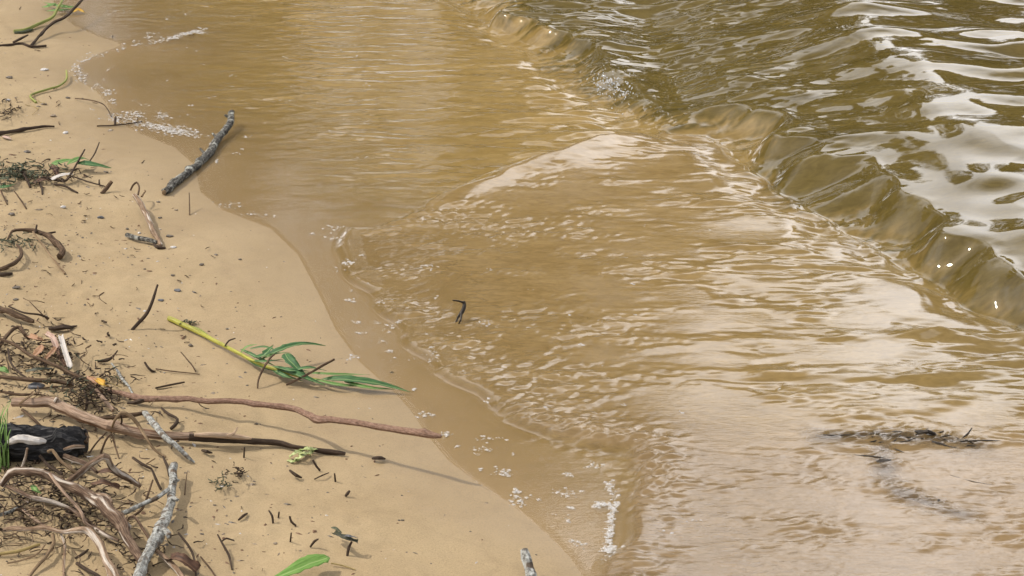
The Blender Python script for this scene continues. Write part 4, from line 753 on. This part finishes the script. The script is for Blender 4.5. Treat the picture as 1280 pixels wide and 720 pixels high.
stick('lichen_stick', 'short lichen spotted stick end poking up at the bottom edge', [(655, 687, 3.0, 4.2), (658, 697, 2.4, 5), (661, 710, 1.6, 5.4), (665, 730, .6, 5.6)], 'grey', cat='stick', sides=12, knots=4)
tangle('dried_weed', 'dry dark weed tuft lying below the pale stick', 'weed scrap', 279, 605, 12, 10, 22, 'moss', .8, 11, 1.2, kind=None, seed=31)
tangle('dried_weed', 'small brown dry weed tuft on the sand above the standing twigs', 'weed scrap', 296, 591, 12, 10, 20, 'dark', .9, 11, 1.4, kind=None, seed=32)
for lb, p in (('leftmost of the short dark twigs standing in the lower sand', [(336, 638, 1.5, .9), (340, 645, .9, 1.4), (341, 654, 0, 1.3)]), ('short forked twig standing right of the leftmost sand twigs', [(362, 645, 1.3, 1.3), (364, 652, .6, 1.7), (370, 657, .1, 1.3)]),
              ('tiny upright twig between two forked ones in the lower sand', [(349, 640, .8, 1.1), (348, 647, 0, 1.1)]), ('slim upright twig above the broad green leaf', [(364, 666, 1.6, .8), (363, 677, 0, 1.1)]),
              ('curved black twig pair left of the dark leaf scrap', [(388, 684, .1, 1.3), (393, 677, .8, 1.6), (398, 674, 1.2, 1.0)]), ('short leaning twig near the pale algae', [(391, 575, 1.5, 1.2), (395, 582, .8, 1.4), (400, 588, .1, 1.3)]),
              ('thin bent twig lying below the pale algae', [(393, 599, .2, .8), (403, 594, .6, .9), (411, 591, .4, .7)]), ('tiny stub standing at the end of the thin bent twig', [(418, 592, 1.3, 1.0), (419, 602, 0, 1.3)]),
              ('dark wedge shaped twig below the pale algae', [(362, 588, .9, 1.4), (370, 594, .7, 2.2), (377, 597, .2, 1)]), ('hair thin upright twig left of the pale algae', [(306, 559, 1.6, .9), (305, 572, 0, 1.2)]), ('short curved twig lying in the sand below the dry weed', [(298, 650, .2, 1.2), (304, 645, .4, 1.7), (309, 642, .2, 1.1)]),
              ('dark fragment standing like a little figure in the lower sand', [(432, 620, .1, 1.6), (435, 616, .6, 2), (437, 613, .9, 1.3)]), ('small black twig scrap below the end of the pale stick', [(365, 668, .2, 1), (367, 688, .1, 1.2)][:0] or [(253, 563, .3, 1.5), (259, 565, .7, 2), (265, 566, .3, 1)])):
    stick('twig', lb, p, 'dark')

# ---------------------------------------------------------------- in the water
p0 = wz(574, 403)
def wpath(pts):
    out_ = []
    for a_p in pts:
        q = wz(a_p[0], a_p[1] + a_p[2] / 100 / pxm(p0) * .9); q.z += a_p[2] / 100; out_.append((q, a_p[3] * pxm(q)))
    return out_
e = empty('floating_twig', p0, 'small crooked dark twig sticking out of the brown water', 'twig')
tube('stem', wpath([(569, 405, -.3, 1.0), (573, 396, .7, 1.6), (578, 390, 1.4, 2.6), (581, 382, 2.2, 2.4), (580, 377, 2.8, 1.4)]), M['wet'], e)
tube('side_twig', wpath([(580, 379, 2.6, 1.5), (574, 377, 2.9, 1.1), (566, 376, 3.0, .8)]), M['wet'], e)
tube('side_twig', wpath([(577, 391, 1.4, 1.5), (576, 400, .6, 1.2), (573, 405, -.2, .8)]), M['wet'], e)
e = empty('sunken_branch', wz(1150, 560), 'dark waterlogged branch lying awash in the shallow water at lower right', 'branch')
tube('limb', wpath([(1020, 544, -.3, 1.4), (1045, 545, -.15, 1.8), (1075, 544, -.4, 2.6), (1105, 543, -.72, 4.6), (1135, 544, -.7, 4.4), (1160, 544, -.5, 4.4), (1182, 547, -.5, 4.2), (1205, 553, -.55, 3.6), (1222, 560, -.6, 2.4)]), M['wet'], e, knots=5, wob=.4)
tube('knob', wpath([(1148, 543, -.1, 2.4), (1158, 541, .3, 2.6), (1168, 544, -.1, 2.2)]), M['wet'], e, wob=.4)
tube('side_limb', wpath([(1104, 545, -.8, 4), (1108, 560, -1.0, 5.5), (1106, 580, -1.0, 5.5), (1112, 600, -1.0, 5.5), (1130, 616, -.9, 5), (1160, 628, -.6, 3), (1200, 640, -.4, 1.6)]), M['wet'], e, knots=4, wob=.4)
tube('side_twig', wpath([(1060, 567, -.2, .8), (1080, 570, -.02, 1.4), (1105, 574, -.25, 2.4)]), M['wet'], e, wob=.3)
tube('side_twig', wpath([(1200, 552, -.1, 1.6), (1240, 551, .0, 1.1), (1290, 556, -.05, .9)]), M['wet'], e)
tube('side_twig', wpath([(1165, 552, -.1, 2.4), (1188, 560, -.2, 2.6), (1212, 566, -.5, 2)]), M['wet'], e, wob=.3)
tube('side_twig', wpath([(1180, 592, -.15, .9), (1220, 603, -.02, .9), (1262, 610, -.15, .8)]), M['wet'], e)
rsb = random.Random(77)
for k, (x0, y0) in enumerate([(1088, 550), (1104, 548), (1118, 552), (1132, 550), (1150, 554), (1168, 552), (1186, 554), (1204, 557), (1104, 562), (1110, 568), (1102, 572), (1106, 580), (1112, 586), (1105, 590), (1110, 598), (1120, 600), (1118, 608), (1130, 610), (1138, 618), (1150, 618), (1158, 626), (1172, 630), (1188, 635)]):
    L_ = rsb.uniform(14, 26); a_ = rsb.uniform(.05, .5) if y0 > 598 else (1.2 if y0 > 560 else rsb.uniform(-.15, .2)); r_ = rsb.uniform(4, 8)
    tube('weed_mat', wpath([(x0 - L_ * .5, y0 - L_ * .3 * a_, -.6, r_ * .4), (x0, y0, -.40, r_ * (1.3 if y0 > 560 else 1)), (x0 + L_ * .5, y0 + L_ * .3 * a_, -.6, r_ * .4)]), M['wet'], e, sides=9, squash=.22, wob=.5)
for k in range(26):
    px_, py_ = 1100 + rsb.uniform(-30, 110), 548 + rsb.gauss(0, 7); a_ = rsb.gauss(0, .3); L_ = rsb.uniform(8, 26)
    tube('rootlet', wpath([(px_, py_, -.25, .8), (px_ + L_ * .5, py_ + L_ * .5 * a_, rsb.uniform(-.1, .12), .9), (px_ + L_, py_ + L_ * a_ * 1.3, -.25, .6)]), M['wet'], e, sides=5)

# ---------------------------------------------------------------- pebbles and shells
for px, py, rx, ry, mt_, lb in ((67, 146, 5.2, 3, 'stonetan', 'flat pale brown pebble above the dark knobbly twig'), (82, 167, 5, 3.2, 'shell', 'whitish pebble right of the dark knobbly twig'), (10, 126, 4, 2.8, 'shell', 'white shell chip at the left edge above the root knot'),
                            (34, 191, 5.5, 3, 'stonedark', 'flat dark pebble with a pale rim above the weed clump'), (79, 260, 4.6, 3.2, 'shell', 'round white shell below the weed clump'), (126, 273, 5.6, 3.4, 'stone', 'blue grey pebble on open sand right of the white shell'),
                            (14, 269, 6, 3.6, 'stonedark', 'shiny dark pebble at the left edge beneath the slanting twig'), (212, 296, 6, 2.6, 'stonedark', 'flat dark pebble right of the forked stick'), (217, 310, 5.2, 2.8, 'shell', 'pale shell piece at the foot of the forked stick'),
                            (252, 332, 4.4, 3.2, 'stonedark', 'round brown pebble on open sand left of the water'), (174, 292, 3, 2.2, 'shell', 'tiny white shell on the forked stick side branch'), (159, 287, 2.8, 2.4, 'stonedark', 'small round dark pebble above the forked stick side branch'),
                            (222, 364, 6.4, 3.2, 'stone', 'grey flat pebble right of the slim standing twig'), (201, 376, 5, 2.6, 'stone', 'light grey pebble just below the grey flat pebble'), (300, 325, 3.2, 2, 'stonedark', 'small dark pebble nearest the waterline'), (270, 319, 3.2, 1.8, 'stonedark', 'small dark pebble left of the one nearest the waterline'),
                            (200, 273, 3.4, 2, 'stonedark', 'small dark pebble above and right of the forked stick'), (198, 253, 3.4, 1.8, 'stonedark', 'small dark pebble under the end of the lichen stick'), (85, 123, 4, 2.2, 'stonedark', 'small brown pebble left of the thin arched twig'),
                            (55, 131, 5, 2.8, 'stonetan', 'light brown pebble left of the curled green stalk foot'), (220, 263, 3.5, 1.6, 'stonetan', 'reddish flat pebble right of the forked stick tip'), (238, 433, 4, 3, 'stonedark', 'small dark crumb below the sprig stem'), (284, 412, 2.4, 2.2, 'stonedark', 'little dark bead right of the sprig stem'),
                            (490, 466, 3.4, 1.6, 'stonedark', 'small dark chip in the wet sand beyond the sprig tip'), (55, 88, 7, 2.6, 'shell', 'long pale shell fragment above the curled green stalk'), (12, 98, 6, 3, 'stonedark', 'dark pebble near the left edge, left of the long pale shell'), (503, 651, 3, 2, 'stonedark', 'tiny dark crumb alone on the wet lower sand'),
                            (181, 337, 2.4, 1.8, 'stonedark', 'tiny dark pebble below the forked stick'), (20, 360, 7, 2, 'stonedark', 'flat dark flake above the drift pile'), (20, 375, 5, 2, 'stonedark', 'dark flake just above the flaking brown stick'), (344, 680, 3.6, 2, 'stonetan', 'tan pebble left of the slim upright twig'), (216, 345, 3.4, 2.2, 'stonedark', 'dark pebble among pale shell crumbs on open sand')):
    blob('pebble' if mt_ != 'shell' else 'shell', px, py - ry * .5, rx * .72, ry * .74, mt_, lb, 'pebble' if mt_ != 'shell' else 'shell')

# ---------------------------------------------------------------- litter: crumbs, chips and fibres strewn over the sand
def litter(name, label, count, mt_, size, seed, dens):
    rs = random.Random(seed); VV, FF = [], []; k = 0; tries = 0
    XY = np.array([[rs.uniform(-1.2, .15), 2.3 + (5.0 - 2.3) * rs.random()] for _ in range(count * 14)])
    Z, s_ = ground(XY[:, 0], XY[:, 1])
    for (x, y), z, d in zip(XY, Z, s_):
        if k >= count: break
        if d < .03: continue
        pr = dens(x, y, d) * (.35 + 1.3 * max(0, mnoise.noise((x * 4, y * 4, seed)) + .25))
        if rs.random() > pr: continue
        k += 1; r = size * rs.uniform(.4, 1.0) * (1.8 if rs.random() < .08 else 1); L = r * rs.choice((1, 1, 1.4, 2.6)); a = rs.uniform(0, 3.14)
        i = len(VV); ca, sa_ = math.cos(a), math.sin(a); c = Vector((x, y, z))
        for (u, v, w) in ((-1, -.2, 0), (0, -.8, .15), (1, .1, .0), (.1, .9, .1), (-.2, .1, .8), (.4, -.1, .6)):
            u += rs.uniform(-.3, .3); v += rs.uniform(-.3, .3)
            VV.append(c + Vector(((u * ca * L - v * sa_ * r), (u * sa_ * L + v * ca * r), w * r * .8 - .0002)))
        for f in ((0, 1, 4), (1, 5, 4), (1, 2, 5), (2, 3, 5), (3, 4, 5), (3, 0, 4)): FF.append(tuple(i + q for q in f))
    tag(mesh_obj(name, VV, FF, M[mt_], smooth=False), label, kind='stuff')
left = lambda x, y, d: min(1, .04 + max(0, (d - .12)) * 1.1)
litter('dark_litter', 'dark crumbs of bark and leaf strewn over the sand', 1500, 'stonedark', .0024, 41, left)
litter('brown_litter', 'brown plant crumbs strewn over the sand', 1300, 'leafbrown', .0026, 42, left)
litter('pale_litter', 'pale shell crumbs strewn over the sand', 420, 'shell', .0020, 43, left)
litter('sand_lumps', 'small lumps of sand on the beach', 900, 'stonetan', .0026, 44, left)
tangle('fibre_litter', 'fine plant fibres strewn over the left sand', 'fibre', 70, 420, 170, 420, 170, 'brown', .5, 10, .25, seed=45)

# ---------------------------------------------------------------- foam and splash
m, n, l, b = mat('foam'); M['foam'] = m
b.inputs['Base Color'].default_value = (.60, .58, .55, 1); b.inputs['Roughness'].default_value = .55; b.inputs['Specular IOR Level'].default_value = .25
out = n['Material Output']; trn = n.new('ShaderNodeBsdfTransparent'); ms = n.new('ShaderNodeMixShader'); ms.inputs[0].default_value = .37
l.new(trn.outputs[0], ms.inputs[1]); l.new(b.outputs[0], ms.inputs[2]); l.new(ms.outputs[0], out.inputs['Surface'])
def dome(VV, FF, c, r, seg=7, hz=.45):
    i = len(VV)
    for (el, k) in ((0, seg), (.7, seg)):
        for q in range(k):
            a = 2 * math.pi * (q + .5 * (el > 0)) / k; VV.append(c + Vector((math.cos(a) * math.cos(el) * r, math.sin(a) * math.cos(el) * r, math.sin(el) * r * hz)))
    VV.append(c + Vector((0, 0, r * hz))); t = len(VV) - 1
    for q in range(seg):
        q2 = (q + 1) % seg; FF.append((i + q, i + q2, i + seg + q)); FF.append((i + q2, i + seg + q2, i + seg + q)); FF.append((i + seg + q, i + seg + q2, t))
def foam_obj(name, label, spots, rmin, rmax, seed, cat=None):
    rs = random.Random(seed); VV, FF = [], []
    P = []
    for (px, py, sx, sy, cnt, rot) in spots:
        for _ in range(int(cnt * 2.7)):
            u, v = rs.gauss(0, .5) * sx, rs.gauss(0, .5) * sy
            P.append((px + u * math.cos(rot) - v * math.sin(rot), py + u * math.sin(rot) + v * math.cos(rot)))
    Q = np.array([flat(a, b_)[:2] for a, b_ in P]); zw = np.maximum(water(Q[:, 0], Q[:, 1])[0], ground(Q[:, 0], Q[:, 1])[0])
    for (x, y), z in zip(Q, zw):
        if rs.random() < .3: dome(VV, FF, Vector((x, y, z - .0002)), rs.uniform(rmin, rmax) * 1.3, 9, .12)
        dome(VV, FF, Vector((x, y, z - .0003)), rs.uniform(rmin, rmax) * .55 * (2.2 if rs.random() < .07 else 1))
    org = Vector((Q[:, 0].mean(), Q[:, 1].mean(), float(zw.mean())))
    o = mesh_obj(name, [v - org for v in VV], FF, M['foam']); o.location = org
    return tag(o, label, cat, kind=None if cat else 'stuff')
foam_obj('foam_patch', 'white foam patch washed up above the lichen stick', [(200, 158, 50, 5, 150, .12), (160, 145, 16, 8, 40, 0), (222, 165, 40, 4, 60, .1), (140, 148, 14, 4, 20, 0)], .0012, .0034, 51)
foam_obj('foam_streak', 'narrow white foam streak near the top of the wash', [(222, 43, 34, 3, 100, -.3), (248, 37, 12, 4, 26, 0)], .0014, .0036, 52)
foam_obj('foam_streak', 'crooked white foam streak on the brown water near the bottom', [(763, 606, 8, 9, 20, 0), (758, 628, 10, 5, 22, .3), (765, 640, 5, 26, 50, .25), (761, 672, 5, 26, 50, .1), (760, 688, 10, 6, 24, 0), (748, 628, 8, 4, 14, 0)], .0012, .0030, 53)
foam_obj('foam_edge', 'white bubbles along the rounded edge of the wash', [(95, 86, 8, 10, 24, 0), (102, 98, 8, 8, 20, 0), (106, 76, 10, 5, 14, -.4), (122, 70, 12, 3, 9, -.3), (150, 60, 14, 4, 8, -.3), (170, 55, 8, 5, 10, 0), (188, 45, 8, 7, 16, 0), (120, 107, 8, 5, 8, .4), (134, 115, 7, 6, 12, 0), (142, 128, 6, 8, 7, 0), (172, 144, 7, 6, 14, 0), (202, 144, 8, 6, 18, 0)], .0012, .0034, 54)
rs = random.Random(9); sp = []
for _ in range(70):
    t = rs.random(); k = t * (len(SHORE_PX) - 14) + 12; i = int(k); a, b2 = SHORE_PX[min(i, len(SHORE_PX) - 2)], SHORE_PX[min(i + 1, len(SHORE_PX) - 1)]; fq = k - i
    q = abs(rs.gauss(0, 1)) * 45 + 8
    sp.append((a[0] + (b2[0] - a[0]) * fq + q, a[1] + (b2[1] - a[1]) * fq - q * .25, rs.uniform(2, 11), rs.uniform(1.5, 4), rs.randint(1, 7), 0))
for _ in range(70): sp.append((rs.uniform(110, 460), rs.uniform(5, 200), rs.uniform(2, 14), 2, rs.randint(1, 4), 0))
for _ in range(26): sp.append((rs.uniform(480, 980), rs.uniform(280, 560), rs.uniform(2, 8), 2, rs.randint(1, 4), 0))
sp += [(418, 283, 14, 6, 16, 0), (414, 296, 16, 4, 12, 0), (438, 332, 12, 6, 14, 0), (535, 334, 12, 6, 14, 0), (540, 446, 8, 10, 14, 0), (603, 404, 14, 5, 16, 0), (628, 590, 16, 5, 22, 0), (648, 624, 14, 9, 26, 0), (740, 578, 14, 4, 14, 0), (710, 615, 20, 5, 18, 0), (711, 590, 8, 4, 10, 0), (486, 407, 10, 6, 12, 0), (530, 519, 12, 5, 12, 0),
       (440, 447, 10, 5, 9, 0), (480, 382, 10, 4, 8, 0), (604, 560, 14, 4, 12, 0), (610, 547, 16, 4, 10, 0), (290, 256, 20, 6, 14, 0), (310, 268, 20, 5, 12, 0), (150, 12, 20, 4, 16, 0), (230, 12, 10, 4, 10, 0), (210, 20, 10, 4, 8, 0)]
foam_obj('loose_foam', 'scattered flecks of foam and bubbles on the shallow water', sp, .0009, .0028, 55)

m, n, l, b = mat('splash_water'); M['splash'] = m
b.inputs['Base Color'].default_value = (.85, .86, .86, 1); b.inputs['Roughness'].default_value = .08; b.inputs['Transmission Weight'].default_value = .6; b.inputs['IOR'].default_value = 1.33
rs = random.Random(12); VV, FF = [], []; c0 = wz(770, 118)
for _ in range(150):
    px, py = (760 + rs.gauss(0, 9), 103 + rs.gauss(0, 8)) if rs.random() < .6 else (781 + rs.gauss(0, 8), 116 + rs.gauss(0, 12))
    hh = abs(rs.gauss(0, .02)) + .001; q = wz(px, py + hh / pxm(c0)); q.z += hh
    r = rs.uniform(.0007, .0022); u = Vector((rs.gauss(0, 1), rs.gauss(0, 1), rs.gauss(0, 1))).normalized(); v = u.orthogonal().normalized(); w = u.cross(v); e_ = rs.uniform(1, 2.4)
    i = len(VV); VV += [q + u * r * e_, q - u * r * e_, q + v * r, q - v * r, q + w * r, q - w * r]
    for f in ((0, 2, 4), (0, 4, 3), (0, 3, 5), (0, 5, 2), (1, 4, 2), (1, 3, 4), (1, 5, 3), (1, 2, 5)): FF.append(tuple(i + k for k in f))
o = mesh_obj('water_splash', [v - c0 for v in VV], FF, M['splash']); o.location = c0; tag(o, 'little splash of white drops on the front of the olive wave', kind='stuff')
